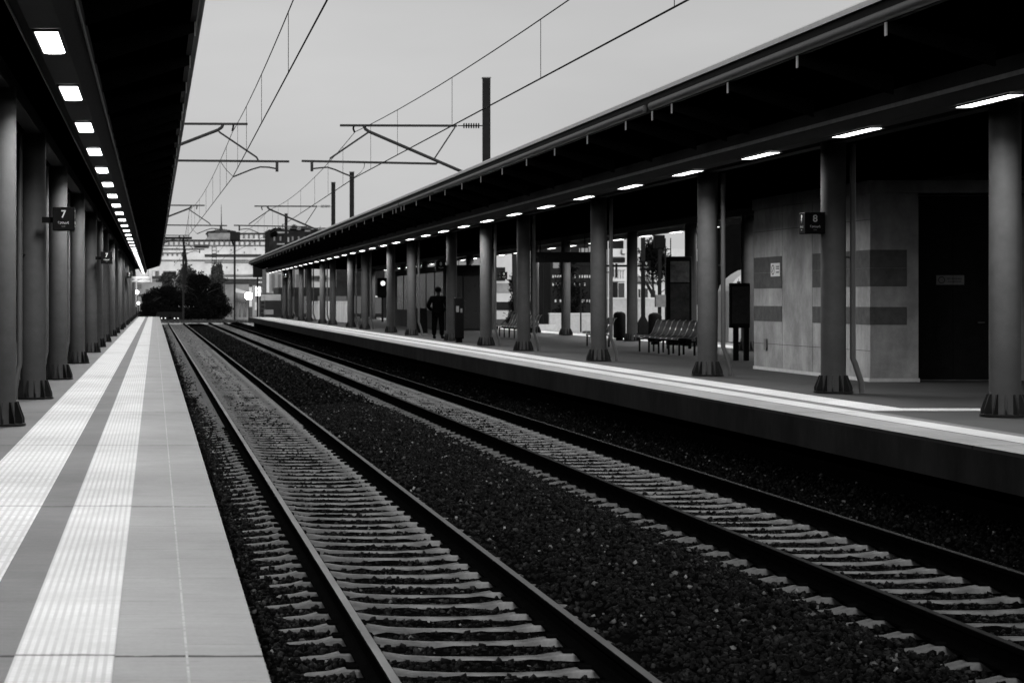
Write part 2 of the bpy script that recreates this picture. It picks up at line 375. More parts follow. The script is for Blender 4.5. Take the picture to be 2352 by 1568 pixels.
# ------------------------------------------------------------------ rails and sleepers
rail_prof = [(-.075, -.172), (.075, -.172), (.075, -.160), (.02, -.145), (.009, -.13), (.009, -.05), (.034, -.038), (.036, -.006), (.028, 0.0), (-.028, 0.0), (-.036, -.006), (-.034, -.038), (-.009, -.05), (-.009, -.13), (-.02, -.145), (-.075, -.160)]
names = ['left rail of the near track beside the platform', 'right rail of the near track with a pale worn top', 'left rail of the far track, middle of the ballast', 'right rail of the far track below platform eight']
for i, x in enumerate((1.3925, 2.8975, 5.4975, 7.0025)):
    r = thing('rail', names[i], 'rail', (x, 0, -.82), 'rails')
    MB().prism_y(rail_prof, 4, 232).build('rail_body', M_railside, r)
    MB().prism_y([(-.026, .0002), (.030, .0002), (.027, .002), (-.023, .002)], 4, 232).build('rail_head', (M_railtop, M_railtop2, M_railrust, M_railrust)[i], r)
def loft_sleeper():
    st = [(-1.30, -.06, .07), (-1.28, -.05, .078), (-1.0, -.025, .085), (-.9, 0, .085), (-.6, 0, .082), (-.45, -.024, .077), (-.2, -.034, .072), (.2, -.034, .072), (.45, -.024, .077), (.6, 0, .082), (.9, 0, .085), (1.0, -.025, .085), (1.28, -.05, .078), (1.30, -.06, .07)]
    mb = MB(); vs = []; fs = []
    for x, z, wd in st:
        wd *= .76; vs += [(x, -wd - .012, -.2), (x, -wd, z - .012), (x, -wd + .012, z), (x, wd - .012, z), (x, wd, z - .012), (x, wd + .012, -.2)]
    for i in range(len(st) - 1):
        for k in range(5): a = i * 6 + k; fs.append((a, a + 1, a + 7, a + 6))
    fs += [tuple(range(6)), tuple(range(len(st) * 6 - 1, len(st) * 6 - 7, -1))]
    return mb.add(vs, fs)
proto = None; clip = None
for (cx, ph, lab) in ((2.145, 14.18, 'weathered concrete sleeper half sunk in ballast under the near track'), (6.25, 18.65, 'weathered concrete sleeper half sunk in ballast under the far track')):
    rest = MB(); sl = loft_sleeper(); k0 = -int((ph - 12.2) / .6)
    for i in range(350):
        y = ph + .6 * (k0 + i)
        if i < 148:
            if proto is None: o = proto = sl.build('sleeper', M_sleeper)
            else: o = proto.copy(); COL.objects.link(o)
            o.location = (cx + random.uniform(-.015, .015), y + random.uniform(-.012, .012), -.992 + random.uniform(-.008, .003)); o.rotation_euler = (0, 0, random.uniform(-.004, .004))
            if i < 45:
                for cxx in (-.7525, .7525):
                    for q in (-.10, .10):
                        if clip is None: c = clip = MB().bbox(-.045, .045, -.05, .05, 0, .03, .012).build('rail_clip', M_railside, o)
                        else: c = clip.copy(); COL.objects.link(c); c.parent = o
                        c.location = (cxx + q, 0, .001)
            tag(o, lab, 'sleeper', 'sleepers of the near track' if cx < 3 else 'sleepers of the far track')
        else:
            rest.add([(v[0] + cx, v[1] + y, v[2] - .992) for v in sl.v], sl.f)
    tag(rest.build('distant_sleepers', M_sleeper), 'distant sleepers of the %s track merging into bands' % ('near' if cx < 3 else 'far'), 'sleepers', kind='stuff')

# ------------------------------------------------------------------ canopies
LZ = 3.615
EXTRA = [32.7, 66.0, 67.4, 99.5, 133.0]
ribY = sorted([22.25 + 3.07 * k for k in range(-5, 50) if 22.25 + 3.07 * k < 173] + EXTRA)
def canopy(label, edge, s, lamp, colx, y0, y1, far_edge, far_lamp, far_colx):
    t = thing('platform_canopy', label, 'canopy')
    mid = (edge + far_edge) / 2; L = abs(mid - edge)
    def half(e, s, lx, cx):
        a = lambda d: e + s * d
        deck = [(a(0), 4.60), (a(1.2), 4.28), (a(2.3), 4.0), (mid, 4.05), (mid, 3.96), (a(2.3), 3.90), (a(1.2), 4.10), (a(0), 4.36)]
        return deck, a
    for (e, ss, lx, cx) in ((edge, s, lamp, colx), (far_edge, -s, far_lamp, far_colx)):
        deck, a = half(e, ss, lx, cx)
        rf = MB().prism_y(deck, y0, y1).build('roof_deck', M_deck, t)
        MB().prism_y([(a(-.02), 4.33), (a(.04), 4.33), (a(.04), 4.56), (a(-.02), 4.56)], y0, y1).build('fascia', M_black, t)
        MB().prism_y([(a(-.07), 4.56), (a(.10), 4.56), (a(.10), 4.64), (a(-.05), 4.64), (a(-.07), 4.62)], y0, y1).build('roof_lip', M_lip, t)
        g = MB()
        yy = y0
        for yb in [-1, 32.9, 66.2, 99.6, 133.1, y1]:
            if yb <= yy: continue
            g.tube([(a(-.03), yy, 4.40), (a(-.03), yb - .25, 4.40)], .062, 12); yy = yb + .1
        g.build('gutter', M_gut, t, smooth=True)
        sgx = ss
        tr = [(lx - .13, LZ + .008), (lx + .13, LZ + .008), (lx + .27, 3.76), (lx + .27, 3.96), (lx - .27, 3.96), (lx - .27, 3.76)]
        MB().prism_y(tr, y0 + .5, y1 - 1).build('lamp_trough', M_trough, t)
        MB().box(lx - .285, lx - .271, y0 + .5, y1 - 1, 3.74, 3.79).box(lx + .271, lx + .285, y0 + .5, y1 - 1, 3.74, 3.79).build('trough_rim', M_grey, t)
        MB().box(cx - .1, cx + .1, y0 + .5, y1 - 1, 3.70, 3.895).build('main_beam', M_black, t)
        if e == edge:
            for y in ribY:
                if y > y1: continue
                rb = MB().prism_y([(a(0.0), 4.22), (a(1.15), 3.86), (a(1.15), 4.09), (a(0.0), 4.35)], y - .02, y + .02).build('rib', M_rib, t)
                MB().box(min(a(-.015), a(-.003)), max(a(-.015), a(-.003)), y - .032, y + .032, 4.185, 4.345).build('bracket', M_lip, rb)  # rib end repeated in pale paint, its sky light put into the colour
    return t
canopy('black butterfly canopy with lamp trough over platform seven on the left', EL, -1, -.90, -1.68, -60, PZ - 3, -10.38, -9.06, -8.3)
canopy('black butterfly canopy with ribbed edge over platform eight on the right', ER, 1, 9.32, 10.10, -60, PR - 2, 18.57, 17.02, 16.24)

def make_lamp(label, group, x, y):
    t = thing('ceiling_lamp', label, 'lamp', (x, y, LZ), group)
    w_, l_, c = .095, .78, .035
    p = [(-w_ + c, -l_), (w_ - c, -l_), (w_, -l_ + c * 2), (w_, l_ - c * 2), (w_ - c, l_), (-w_ + c, l_), (-w_, l_ - c * 2), (-w_, -l_ + c * 2)]
    MB().prism_z(p, -.012, .004).build('diffuser', M_lamp, t)
    ld = bpy.data.lights.new('lamp_light', 'AREA'); ld.shape = 'RECTANGLE'; ld.size = .16; ld.size_y = 1.44; ld.energy = 104; ld.spread = R(150)
    lo = bpy.data.objects.new('light_source', ld); COL.objects.link(lo); lo.parent = t; lo.location = (0, 0, -.022)
    f = MB()
    f.box(-.115, -.101, -.83, .83, -.018, .004).box(.101, .115, -.83, .83, -.018, .004).box(-.115, .115, -.845, -.831, -.018, .004).box(-.115, .115, .831, .845, -.018, .004)
    f.build('frame', M_trough, t)
    return t
lp = None
def lamps(x, ystart, step, n, group, where, first):
    global lp
    k = 0
    for i in range(n):
        y = ystart + step * i
        if lp is None: o = lp = make_lamp('x', group, x, y)
        else: o = copy_tree(lp); o.location = (x, y, LZ); o['group'] = group
        if i < first: o['label'] = 'glowing rectangular lamp in the %s, before the ones in view' % where
        else: o['label'] = '%s glowing rectangular lamp from the near end in the %s' % (nth(i - first), where)
lamps(-.90, 18.15 - 3 * 4.43, 4.43, 39, 'lamps in the left canopy trough', 'left canopy trough', 3)
lamps(9.32, 23.44 - 1 * 4.42, 4.42, 35, 'lamps in the front trough of the right canopy', 'front trough of the right canopy', 1)
lamps(17.02, 77.0 - 5 * 4.3, 4.3, 24, 'lamps in the rear trough of the right canopy', 'rear trough of the right canopy', 0)

# ------------------------------------------------------------------ columns
def make_column(pipe):
    t = thing('canopy_column', 'x', 'column', (0, 0, 0))
    MB().lathe(0, 0, [(.18, .03), (.18, 3.72)], 40).build('shaft', M_colm, t, smooth=True)
    MB().lathe(0, 0, [(.285, 0.01), (.285, .035), (.18, .036)], 32).build('base_plate', M_base, t)
    for k in range(12):
        an = 2 * math.pi * (k + .35) / 12; c, s_ = math.cos(an), math.sin(an); tt = .009
        pr = [(.17, .036), (.272, .036), (.272, .09), (.205, .27), (.17, .27)]
        vs = [(c * r - s_ * w_, s_ * r + c * w_, z) for w_ in (-tt, tt) for r, z in pr]
        MB().add(vs, [(0, 1, 2, 3, 4), (9, 8, 7, 6, 5)] + [(i, (i + 1) % 5, 5 + (i + 1) % 5, 5 + i) for i in range(5)]).build('fin', M_base, t)
    if pipe == 'R':
        MB().tube([(.27, -.06, 3.7), (.27, -.06, .52), (.30, -.065, .45), (.385, -.085, .17), (.395, -.09, .01)], .043, 12).build('downpipe', M_pipe, t, smooth=True)
        MB().tube([(.15, -.03, 2.02), (.27, -.06, 2.02)], .012, 6).build('pipe_clip', M_base, t)
    if pipe == 'L':
        MB().tube([(-.17, -.27, 3.7), (-.17, -.27, .50), (-.19, -.28, .43), (-.23, -.33, .15), (-.23, -.335, .01)], .04, 12).build('downpipe', M_pipe, t, smooth=True)
        MB().tube([(-.1, -.13, 2.02), (-.17, -.27, 2.02)], .012, 6).build('pipe_clip', M_base, t)
    return t
protos = {k: make_column(k) for k in ('', 'R', 'L')}
used = set()
def place(kind, x, y, label, group):
    p = protos[kind]
    if kind not in used: used.add(kind); o = p
    else: o = copy_tree(p)
    o.location = (x, y, 0); o['label'] = label; o['group'] = group; return o
RY = [24.9, 31.2, 38.3, 47.7, 57.4, 63.9, 71.3, 82.4, 89.6, 100.7, 107.9, 118.8, 126, 137, 144.3, 156, 163]
LY = [a_ + .45 for a_ in (22.6, 28.9, 36.1, 45.3, 55.0, 61.4, 69.0, 80, 87.3, 98.4, 105.6, 116.5, 123.7, 134.7, 142, 153.6, 160.8, 170)]
for i, y in enumerate(RY):
    k = '' if i in (0, 6, 8, 11, 14) else 'R'
    place(k, 10.10, y, '%s round steel column from the right in the front row of platform eight%s' % (nth(i), '' if k == '' else ', with downpipe'), 'front columns of platform eight')
for i, y in enumerate(LY):
    k = '' if i in (0, 5, 8) else 'L'
    place(k, -1.70, y, '%s round steel column from the left edge under the left canopy' % nth(i), 'columns of platform seven')
BY = [57.4, 63.5, 71.3, 82.8, 89.6, 100.7, 107.9, 118.8, 126, 137, 144.3, 156, 163]
for i, y in enumerate(BY):
    place('', 16.24, y, '%s round column from the wall block in the rear row of platform eight' % nth(i), 'rear columns of platform eight')

# ------------------------------------------------------------------ dark building along the left platform
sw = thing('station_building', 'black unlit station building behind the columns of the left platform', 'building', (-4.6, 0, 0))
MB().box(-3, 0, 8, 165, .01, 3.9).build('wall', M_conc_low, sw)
for k in range(14):
    MB().box(.002, .04, 20 + k * 10, 21.2 + k * 10, .05, 2.2).build('door', M_black, sw)

cb = thing('sky_blocker', 'dark concourse added unseen behind the camera against low sky light', 'building', (0, -60, 0))  # unseen mass added to keep low sky light off the platforms
MB().box(-13, 22, -8, 0, 0, 9).build('wall', M_conc_low, cb)

# ------------------------------------------------------------------ kiosk block on the right platform
kx0, ky0, ky1, kh = 12.15, 35.6, 42.5, 3.42
k = thing('kiosk_block', 'rendered kiosk block with dark tile bands, right of the benches', 'building', (kx0, ky0, 0))
body = MB().prism_z([(0, .001), (.82, .001), (.82, .6), (3.9, .6), (3.9, ky1 - ky0), (0, ky1 - ky0)], .0, kh - .22).build('wall', M_wall, k)
MB().box(-.03, 3.93, -.03, ky1 - ky0 + .03, kh - .218, kh).build('coping', M_wall, k)
MB().box(-.015, .84, -.015, .0, .0, .06).build('skirting', M_white_wall, k)
MB().box(-.02, -.001, .0, ky1 - ky0, .0, .06).build('skirting', M_white_wall, k)
for (z0, z1) in ((1.62, 1.928), (1.9315, 2.24), (.97, 1.27)):
    for (a, b) in ((40.6 - ky0, ky1 - ky0), (0, 38.7 - ky0)):
        MB().box(-.006, -.001, a + .001, b, z0, z1).build('tile_band', M_tile, k)
    MB().box(-.006, .62, -.006, -.0005, z0, z1).build('tile_band', M_tile, k)
MB().box(.95, 2.3, .57, .598, .02, 3.18).build('door', M_recess_shade, k)  # dark panel up to the coping, standing for the shaded recess
for yy in (1.55, 3.12, 4.98): MB().box(-.0025, -.0005, yy, yy + .012, .06, kh - .22).build('panel_joint', M_tile, k)
for zz_ in (.52, 2.75): MB().box(-.002, -.0005, .0, ky1 - ky0, zz_, zz_ + .01).build('panel_joint', M_tile, k)
MB().box(-.03, -.002, 41.55 - ky0, 41.73 - ky0, .40, .62).build('socket_box', M_grey, k)
MB().box(.90, .945, .575, .6, .02, 3.2).box(2.305, 2.35, .575, .6, .02, 3.2).build('door_frame', M_tile, k)
MB().tube([(2.15, .56, 1.0), (2.15, .53, 1.0), (2.03, .53, 1.0)], .012, 6).build('door_handle', M_chrome, k)
MB().box(1.62, 1.626, .566, .5695, .02, 3.18).build('door_gap', M_black, k)
sg = thing('no_smoking_sign', 'small white pictogram sign on the upper dark tile band of the kiosk', 'sign', (kx0 - .008, 41.0, 1.98))
MB().box(-.006, 0, -.30, .30, -.13, .13).build('panel', M_white, sg)
def ring(mb, r, t, seg=20, cx=0, cz=0):
    n = len(mb.v); vs = []
    for j in range(seg):
        a = 2 * math.pi * j / seg
        for rr in (r, r - t): vs.append((0, cx + rr * math.cos(a), cz + rr * math.sin(a)))
    fs = [(2 * j, 2 * ((j + 1) % seg), 2 * ((j + 1) % seg) + 1, 2 * j + 1) for j in range(seg)]
    return mb.add(vs, fs)
rg = MB(); ring(rg, .1, .022, cx=.15); rg.add([(0, .09, .06), (0, .075, .045), (0, .21, -.06), (0, .225, -.045)], [(0, 1, 2, 3)])
rg.build('pictogram', M_dglyph, sg, loc=(-.0075, 0, 0))
for z in (.06, .02, -.05): MB().box(-.008, -.0065, -.25, -.05, z - .012, z + .012).build('text_line', M_grey, sg)
sg2 = thing('no_smoking_sign', 'dim no smoking plate on the shaded wall beside the right column', 'sign', (X(2181, 36.2), 36.18, H(643, 36.2)))
MB().box(-.24, .24, -.012, 0, -.082, .082).build('panel', M_grey, sg2)
o = ring(MB(), .06, .014).build('pictogram', M_dglyph, sg2, loc=(-.15, -.0135, 0)); o.rotation_euler = (0, 0, R(90))
text('NO SMOKING', .04, M_dglyph, sg2, (.07, -.014, .02)); text('ΑΠΑΓΟΡΕΥΕΤΑΙ', .03, M_dglyph, sg2, (.07, -.014, -.03))

# ------------------------------------------------------------------ number signs: dark cubes on an arm
def number_sign(digit, x, y, z, arm_to, label, w_=.30):
    t = thing('platform_number_sign', label, 'sign', (x, y, z), 'platform number signs')
    h = w_ / 2
    MB().bbox(-h, h, -h, h, -h - .01, h + .01, .012).build('box', M_black, t)
    MB().box(min(arm_to - x, h), max(arm_to - x, -h) if arm_to < x else arm_to - x, -.03, .03, -.05, .03).build('arm', M_black, t)
    fs = w_ * .48
    text(digit, fs, M_glyph, t, (0, -h - .004, h * .40), bold=.002, name='number')
    text('Γραμμή', fs * .30, M_glyph, t, (0, -h - .004, -h * .36), name='caption')
    text('Line', fs * .2, M_grey, t, (0, -h - .004, -h * .68), name='caption')
    for sd in ((-1) if x > 5 else 1,):
        text(digit, fs, M_glyph, t, (sd * (h + .004), 0, h * .40), (R(90), 0, R(90) * sd), bold=.004, name='number')
        text('Γραμμή', fs * .30, M_glyph, t, (sd * (h + .004), 0, -h * .36), (R(90), 0, R(90) * sd), name='caption')
        text('Line', fs * .2, M_glyph, t, (sd * (h + .004), 0, -h * .68), (R(90), 0, R(90) * sd), name='caption')
    return t
number_sign('7', X(146.8, 28.9), 28.9, H(503.5, 28.9), -1.55, 'black cube sign with white 7, nearest on the left columns')
number_sign('7', X(245, 55), 55, H(592, 55), -1.55, 'black cube sign with white 7 farther down the left columns')
number_sign('7', X(297, 116.5), 116.5, H(632, 116.5), -1.55, 'tiny black sign with 7 far along the left platform')
number_sign('8', X(1865, 31.2), 31.2, H(512.7, 31.2), 9.98, 'black cube sign with white 8 on the column before the kiosk')
number_sign('8', X(1011, 71.3), 71.3, H(611, 71.3), 9.95, 'black sign with 8 above the standing person', .32)
number_sign('8', X(656, 156), 156, H(633, 156), 9.95, 'tiny dark sign with 8 at the far end of the platform', .34)
number_sign('9', X(1482, 82.8), 82.8, H(610, 82.8), 16.1, 'black sign with 9 on a rear column in front of the white house', .34)
number_sign('9', X(1156, 107.9), 107.9, H(633, 107.9), 16.1, 'black sign with bright 9 on a distant rear column', .36)

def hang_sign(x0, x1, y, z0, z1, m, label, words, arrow, gm, top=3.9):
    t = thing('hanging_sign', label, 'sign', ((x0 + x1) / 2, y, (z0 + z1) / 2), 'hanging direction signs')
    w_ = (x1 - x0) / 2; h = (z1 - z0) / 2
    MB().bbox(-w_, w_, -.06, .06, -h, h, .01).build('box', m, t)
    for sx_ in (-.7, .7): MB().tube([(sx_ * w_, 0, h), (sx_ * w_, 0, top - (z0 + z1) / 2)], .015, 6).build('hanger', M_black, t)
    for (s_, fx, fz, sz, sh) in words: text(s_, sz, gm, t, (fx * w_, -.065, fz * h), shear=sh)
    d = arrow
    if d:
        ax = d * w_ * .86; q = h * .55
        MB().add([(ax - d * q, -.064, q * .35), (ax, -.064, q * .35), (ax, -.064, q), (ax + d * q, -.064, 0), (ax, -.064, -q), (ax, -.064, -q * .35), (ax - d * q, -.064, -q * .35)], [(0, 1, 2, 3, 4, 5, 6)]).build('arrow', gm, t)
    return t
M_dsign = mat('dark_sign', .015); M_dg2 = mat('dim_glyph', .05)
hang_sign(X(1219, 64), X(1365, 64), 64, H(603, 64), H(579, 64), M_dsign, 'long dark hanging sign over the benches behind the columns', [('Γραμμή', -.35, .1, .13, 0), ('Γραμμή', .55, .1, .13, 0)], -1, M_dg2)
M_lsign = mat('white_sign_face', .3, var=.05)
hang_sign(X(704, 140), X(753, 140), 140, H(647, 140), H(633.5, 140), M_lsign, 'white hanging exit sign with arrow far down the right platform', [('ΕΞΟΔΟΣ', -.62, .1, .17, 0), ('Exit', .2, .0, .2, .3)], 1, M_dglyph)
hang_sign(X(304, 147), X(347, 147), 147, H(648, 147), H(635.5, 147), M_lsign, 'white hanging exit sign with arrow at the end of the left platform', [('Exit', -.25, .0, .2, .3), ('ΕΞΟΔΟΣ', .45, .0, .18, 0)], -1, M_dglyph)
hang_sign(X(1049.6, 120), X(1075, 120), 120, H(648.6, 120), H(635.5, 120), M_lsign, 'white hanging sign between rear columns right of the person', [('ΕΞΟΔΟΣ', .25, .2, .12, 0)], 0, M_dglyph)

# ------------------------------------------------------------------ benches
def bench(x, y0, n, label):
    t = thing('platform_bench', label, 'bench', (x, y0, 0), 'metal platform benches')
    L = n * .6
    MB().box(-.03, .05, 0, L, .33, .39).build('beam', M_black, t)
    nleg = max(2, n // 2 + 1)
    for i in range(nleg):
        yy = .25 + (L - .5) * i / (nleg - 1)
        MB().box(-.19, -.15, yy - .02, yy + .02, .0, .36).box(.19, .23, yy - .02, yy + .02, .0, .36).box(-.2, .24, yy - .03, yy + .03, .325, .36).build('leg', M_black, t)
    for i in range(n):
        prof = [(-.27, .40), (-.24, .44), (-.1, .445), (.06, .425), (.14, .43), (.21, .49), (.27, .62), (.34, .82), (.40, .865)]
        a = i * .6 + .03; b = a + .54; mb = MB(); vs = []; th = .012
        for px, pz in prof: vs += [(px, a, pz), (px, b, pz), (px + .003, a, pz - th), (px + .003, b, pz - th)]
        fs = []
        for j in range(len(prof) - 1):
            c = j * 4; fs += [(c, c + 1, c + 5, c + 4), (c + 2, c + 6, c + 7, c + 3), (c, c + 4, c + 6, c + 2), (c + 1, c + 3, c + 7, c + 5)]
        fs += [(0, 2, 3, 1), (len(prof) * 4 - 4, len(prof) * 4 - 3, len(prof) * 4 - 1, len(prof) * 4 - 2)]
        st = mb.add(vs, fs).build('seat', M_seat, t, smooth=True)
        for yy in (a, b):
            MB().tube([(px, yy, pz + .004) for px, pz in prof], .011, 6).build('seat_tube', M_chrome, st, smooth=True)
bench(13.32, 52.3, 8, 'long metal bench of eight seats left of the thick column')
bench(13.32, 62.2, 3, 'short metal bench beside the litter bin, mostly behind a column')
bench(13.32, 74.2, 10, 'metal bench farther away between two columns')

# ------------------------------------------------------------------ bins, boards, equipment
def bin_(x, y, h, label):
    t = thing('litter_bin', label, 'bin', (x, y, 0), 'litter bins')
    MB().lathe(0, 0, [(.19, .08), (.21, .1), (.21, h - .12), (.17, h - .04), (.06, h)], 24).build('body', M_bin, t, smooth=True)
    MB().lathe(0, 0, [(.12, .0), (.12, .09)], 16).build('foot', M_black, t)
bin_(16.1, 72.6, 1.0, 'dark round litter bin against a rear column')
bin_(15.75, 66.0, 1.0, 'dark round litter bin above the long bench, left of map board')

mbd = thing('map_board', 'tall dark display case with grey poster behind the long bench', 'board', (X(1559, 60), 60, 0))
MB().bbox(-.36, .36, -.08, .08, .1, 2.64, .04).build('case', M_black, mbd)
MB().box(-.26, .28, -.092, -.081, 1.9, 2.5).build('poster', mat('grey_poster', .10, var=.6, scale=6), mbd)
MB().box(-.26, .28, -.09, -.081, .5, 1.86).build('poster', mat('dark_poster', .02, var=.9, scale=5), mbd)
MB().box(-.34, -.28, -.05, .05, 0, .1).build('leg', M_black, mbd); MB().box(.28, .34, -.05, .05, 0, .1).build('leg', M_black, mbd)
ib = thing('timetable_stand', 'black timetable stand on two posts left of the kiosk wall', 'board', (X(1700, 48.2), 48.2, 0))
MB().bbox(-.25, .22, -.05, .05, .75, 1.78, .02).build('case', M_black, ib)
MB().box(-.2, .2, -.056, -.051, .85, 1.7).build('poster', mat('dark_timetable', .01, var=.8, scale=9), ib)
for sx_ in (-.10, .14):
    MB().box(sx_ - .055, sx_ + .055, -.04, .04, 0, .75).build('post', M_black, ib)

# parapet with white panels, dark stair house in the middle of the island
pp = thing('stair_parapet', 'pale panelled parapet seen between the far columns', 'parapet', (11.9, 126, 0))
for i in range(7):
    MB().box(0, .08, i * 5.5 + .06, i * 5.5 + 5.44, .0, 1.27).build('panel', mat('parapet_panel', .6, var=.3, scale=1.2, stretch=(1, 1, .3)), pp)
MB().box(-.02, .1, 0, 38.5, 1.271, 1.33).build('coping', M_white, pp)
sh_ = thing('stair_house', 'dark glazed stair house in the middle of the right platform', 'building', (13.3, 96, 0))
MB().box(0, 1.6, 0, 20, 0, 3.0).build('wall', M_fac3, sh_)
for i in range(6): MB().box(-.012, -.001, .6 + i * 3.1, 3.3 + i * 3.1, .9, 2.7).build('window', M_win, sh_)
for i in range(2): MB().box(.1 + i * .75, .8 + i * .75, -.012, -.001, .1, 2.5).build('door', M_win, sh_)
ab = thing('advert_stand', 'slanted dark board leaning beside a column far off', 'board', (X(920, 96), 89, 0))
MB().prism_x([(-.25, 0), (.25, 0), (.02, 1.05), (-.02, 1.05)], -.3, .3).build('panel', M_black, ab)

# second station signals and masts on the far side
def signal(x, y, z, label, top=None, r=.20, post=True, bw_=.42, bh=1.15):
    t = thing('railway_signal', label, 'signal', (x, y, z), 'railway signals')
    MB().bbox(-bw_, bw_, 0, .16, -bh, .35, .08).build('backboard', M_black, t)
    o = MB().lathe(0, 0, [(r, 0), (r, .03), (r * .7, .06), (.02, .07)], 20).build('lens', M_glow2, t, smooth=True); o.rotation_euler = (R(90), 0, 0); o.location = (0, -.001, 0)
    MB().tube([(0, .25, -z - 1.2), (0, .25, .2)], .07, 8).build('post', M_mast, t)
    for sx_ in (-.18, .18): MB().tube([(.45 + sx_, .3, -z - 1.2), (.45 + sx_, .3, -.3)], .02, 5).build('ladder_rail', M_grey, t)
    for kk in range(12): MB().box(.27, .63, .29, .31, -.4 - kk * .35, -.36 - kk * .35).build('ladder_rung', M_grey, t)
signal(X(592, 182), 182, H(606.5, 182), 'signal with lit round lens at the end of the right canopy')
signal(X(879.5, 135), 135, H(650.6, 135), 'lit round lens on black board between two columns, left of the person', r=.15, bw_=.36, bh=.9)

fm = thing('catenary_mast', 'thin dark mast beyond the rear platform edge, left of the map board', 'mast', (X(1477, 116), 116, -1.25), 'catenary masts')
MB().box(-.1, .1, -.1, .1, .3, 9).build('pole', M_mast, fm)
MB().lathe(0, 0, [(.42, 0), (.42, .9), (.36, 1.3), (.12, 1.75)], 8).build('footing', M_mast, fm)
sp = thing('equipment_post', 'signal post with grey box and ladder left of the map board', 'signal', (X(1515, 110), 110, -1.25), 'railway signals')
MB().tube([(0, 0, 0), (0, 0, 6.0)], .1, 8).build('post', M_mast, sp)
MB().box(-.27, .25, -.3, -.05, H(705, 110) + 1.25, H(677, 110) + 1.25).build('cabinet', M_grey, sp)
MB().bbox(-.3, .24, -.2, .2, H(571, 110) + 1.25, H(540, 110) + 1.25, .04).build('signal_head', M_black, sp)
for kk in range(14): MB().box(.3, .56, -.02, .02, 1.0 + kk * .33, 1.05 + kk * .33).build('ladder_rung', M_mast, sp)
for sx_ in (.28, .56): MB().box(sx_, sx_ + .04, -.03, .03, .3, 5.9).build('ladder_rail', M_mast, sp)

for (xx, zz_, yt, lb_) in ((1247, 128, 560, 'thin dark lamp post left of the hanging sign'), (1334, 122, 560, 'thin dark post in front of the dark flats'), (1529, 112, 575, 'thin dark post beside the map board'), (1452, 125, 610, 'short thin post rising from the tall white wall'), (1075, 150, 600, 'thin dark post before the plain grey block'), (948, 140, 610, 'thin dark post before the white shop front')):
    q = thing('lamp_post', lb_, 'post', (X(xx, zz_), zz_, -1.29), 'thin posts behind the platform')
    MB().tube([(0, 0, 0), (0, 0, H(yt, zz_) + 1.3)], .05, 8, .035).build('pole', M_mast, q)
    MB().box(-.30, .06, -.06, .06, H(yt, zz_) + 1.25, H(yt, zz_) + 1.33).build('lamp_head', M_mast, q)

# white wall beyond the rear tracks
wl = thing('boundary_wall', 'tall white wall section behind the bins and the map board', 'wall', (X(1396, 118), 118, -1.29), 'white walls behind the rear tracks')
MB().box(0, X(1560, 118) - X(1396, 118), 0, .3, 0, 1.29 + H(686.5, 118)).build('wall_panel', M_white_wall, wl)
MB().box(-.03, X(1560, 118) - X(1396, 118), -.04, .34, 1.291 + H(686.5, 118), 1.37 + H(686.5, 118)).build('coping', M_white, wl)
wl = thing('boundary_wall', 'low white wall section behind the short bench, below the dark flats', 'wall', (X(1262, 130), 130, -1.29), 'white walls behind the rear tracks')
MB().box(0, X(1400, 130) - X(1262, 130), 0, .3, 0, 1.29 + H(721, 130)).build('wall_panel', M_white_wall, wl)
MB().box(-.03, X(1400, 130) - X(1262, 130), -.04, .34, 1.291 + H(721, 130), 1.35 + H(721, 130)).build('coping', M_white, wl)
hd = thing('concrete_block', 'pale concrete block standing before the low boundary wall', 'block', (X(1250, 124), 124, -1.29))
MB().bbox(-.7, .75, 0, 1.2, 0, 1.25, .04).build('block', M_white_wall, hd)

# light train nose behind the kiosk posts
tr = thing('parked_van', 'white van with rounded front glimpsed left of the kiosk wall', 'van', (X(1674, 98), 98, -1.0))
vp = [(0, .45), (0, 1.0 + H(668, 98)), (.08, 1.0 + H(656, 98)), (.32, 1.0 + H(641, 98)), (.62, 1.0 + H(629, 98)), (.95, 1.0 + H(620, 98)), (1.5, 1.0 + H(614, 98)), (5.0, 1.0 + H(612, 98)), (5.0, .45)]
MB().prism_y(vp, 0, 1.9).build('body', M_train, tr)
z_ = 1.0 + H(645, 98)
for (a, b) in ((.38, .55), (.6, .8), (1.0, 1.6), (1.7, 2.6)): MB().box(a, b, -.012, -.001, 1.0 + H(668, 98), z_ - .02).build('window', M_win, tr)
MB().box(.44, .46, -.014, -.002, .5, 1.0 + H(640, 98)).build('door_seam', M_black, tr)
for xx in (.9, 4.0):
    o = MB().lathe(0, 0, [(.4, -.1), (.4, .1)], 18).build('wheel', M_black, tr); o.rotation_euler = (R(90), 0, 0); o.location = (xx, .1, .4)

# ------------------------------------------------------------------ overhead line
def zz(a, b, n): return [a + (b - a) * i / n for i in range(n + 1)]
ZM = [9.4, 65.4, 121.4, 177.4, 233.4]
def overhead(xc, label, drops):
    t = thing('overhead_wire', label, 'wire', (0, 0, 0), 'overhead wires')
    HC = EYE + 3.83
    MS = []; CW = []
    for i in range(4):
        y0, y1 = ZM[i], ZM[i + 1]; x0, x1 = xc[i], xc[i + 1]
        for j in range(16):
            u = j / 16; y = y0 + (y1 - y0) * u; x = x0 + (x1 - x0) * u
            MS.append((x, y, EYE + 4.85 + .40 * (2 * u - 1) ** 2)); CW.append((x, y, HC))
    MB().tube(CW, .014, 6).build('contact_wire', M_wire, t, smooth=True)
    MB().tube(MS, .011, 6).build('messenger_wire', M_wire, t, smooth=True)
    for i in range(3):
        for d in drops:
            y = ZM[i] + d
            if y < 20: continue
            u = d / 56; x = xc[i] + (xc[i + 1] - xc[i]) * u
            MB().tube([(x, y, HC), (x, y, EYE + 4.85 + .40 * (2 * u - 1) ** 2)], .006, 5).build('dropper', M_wire, t)
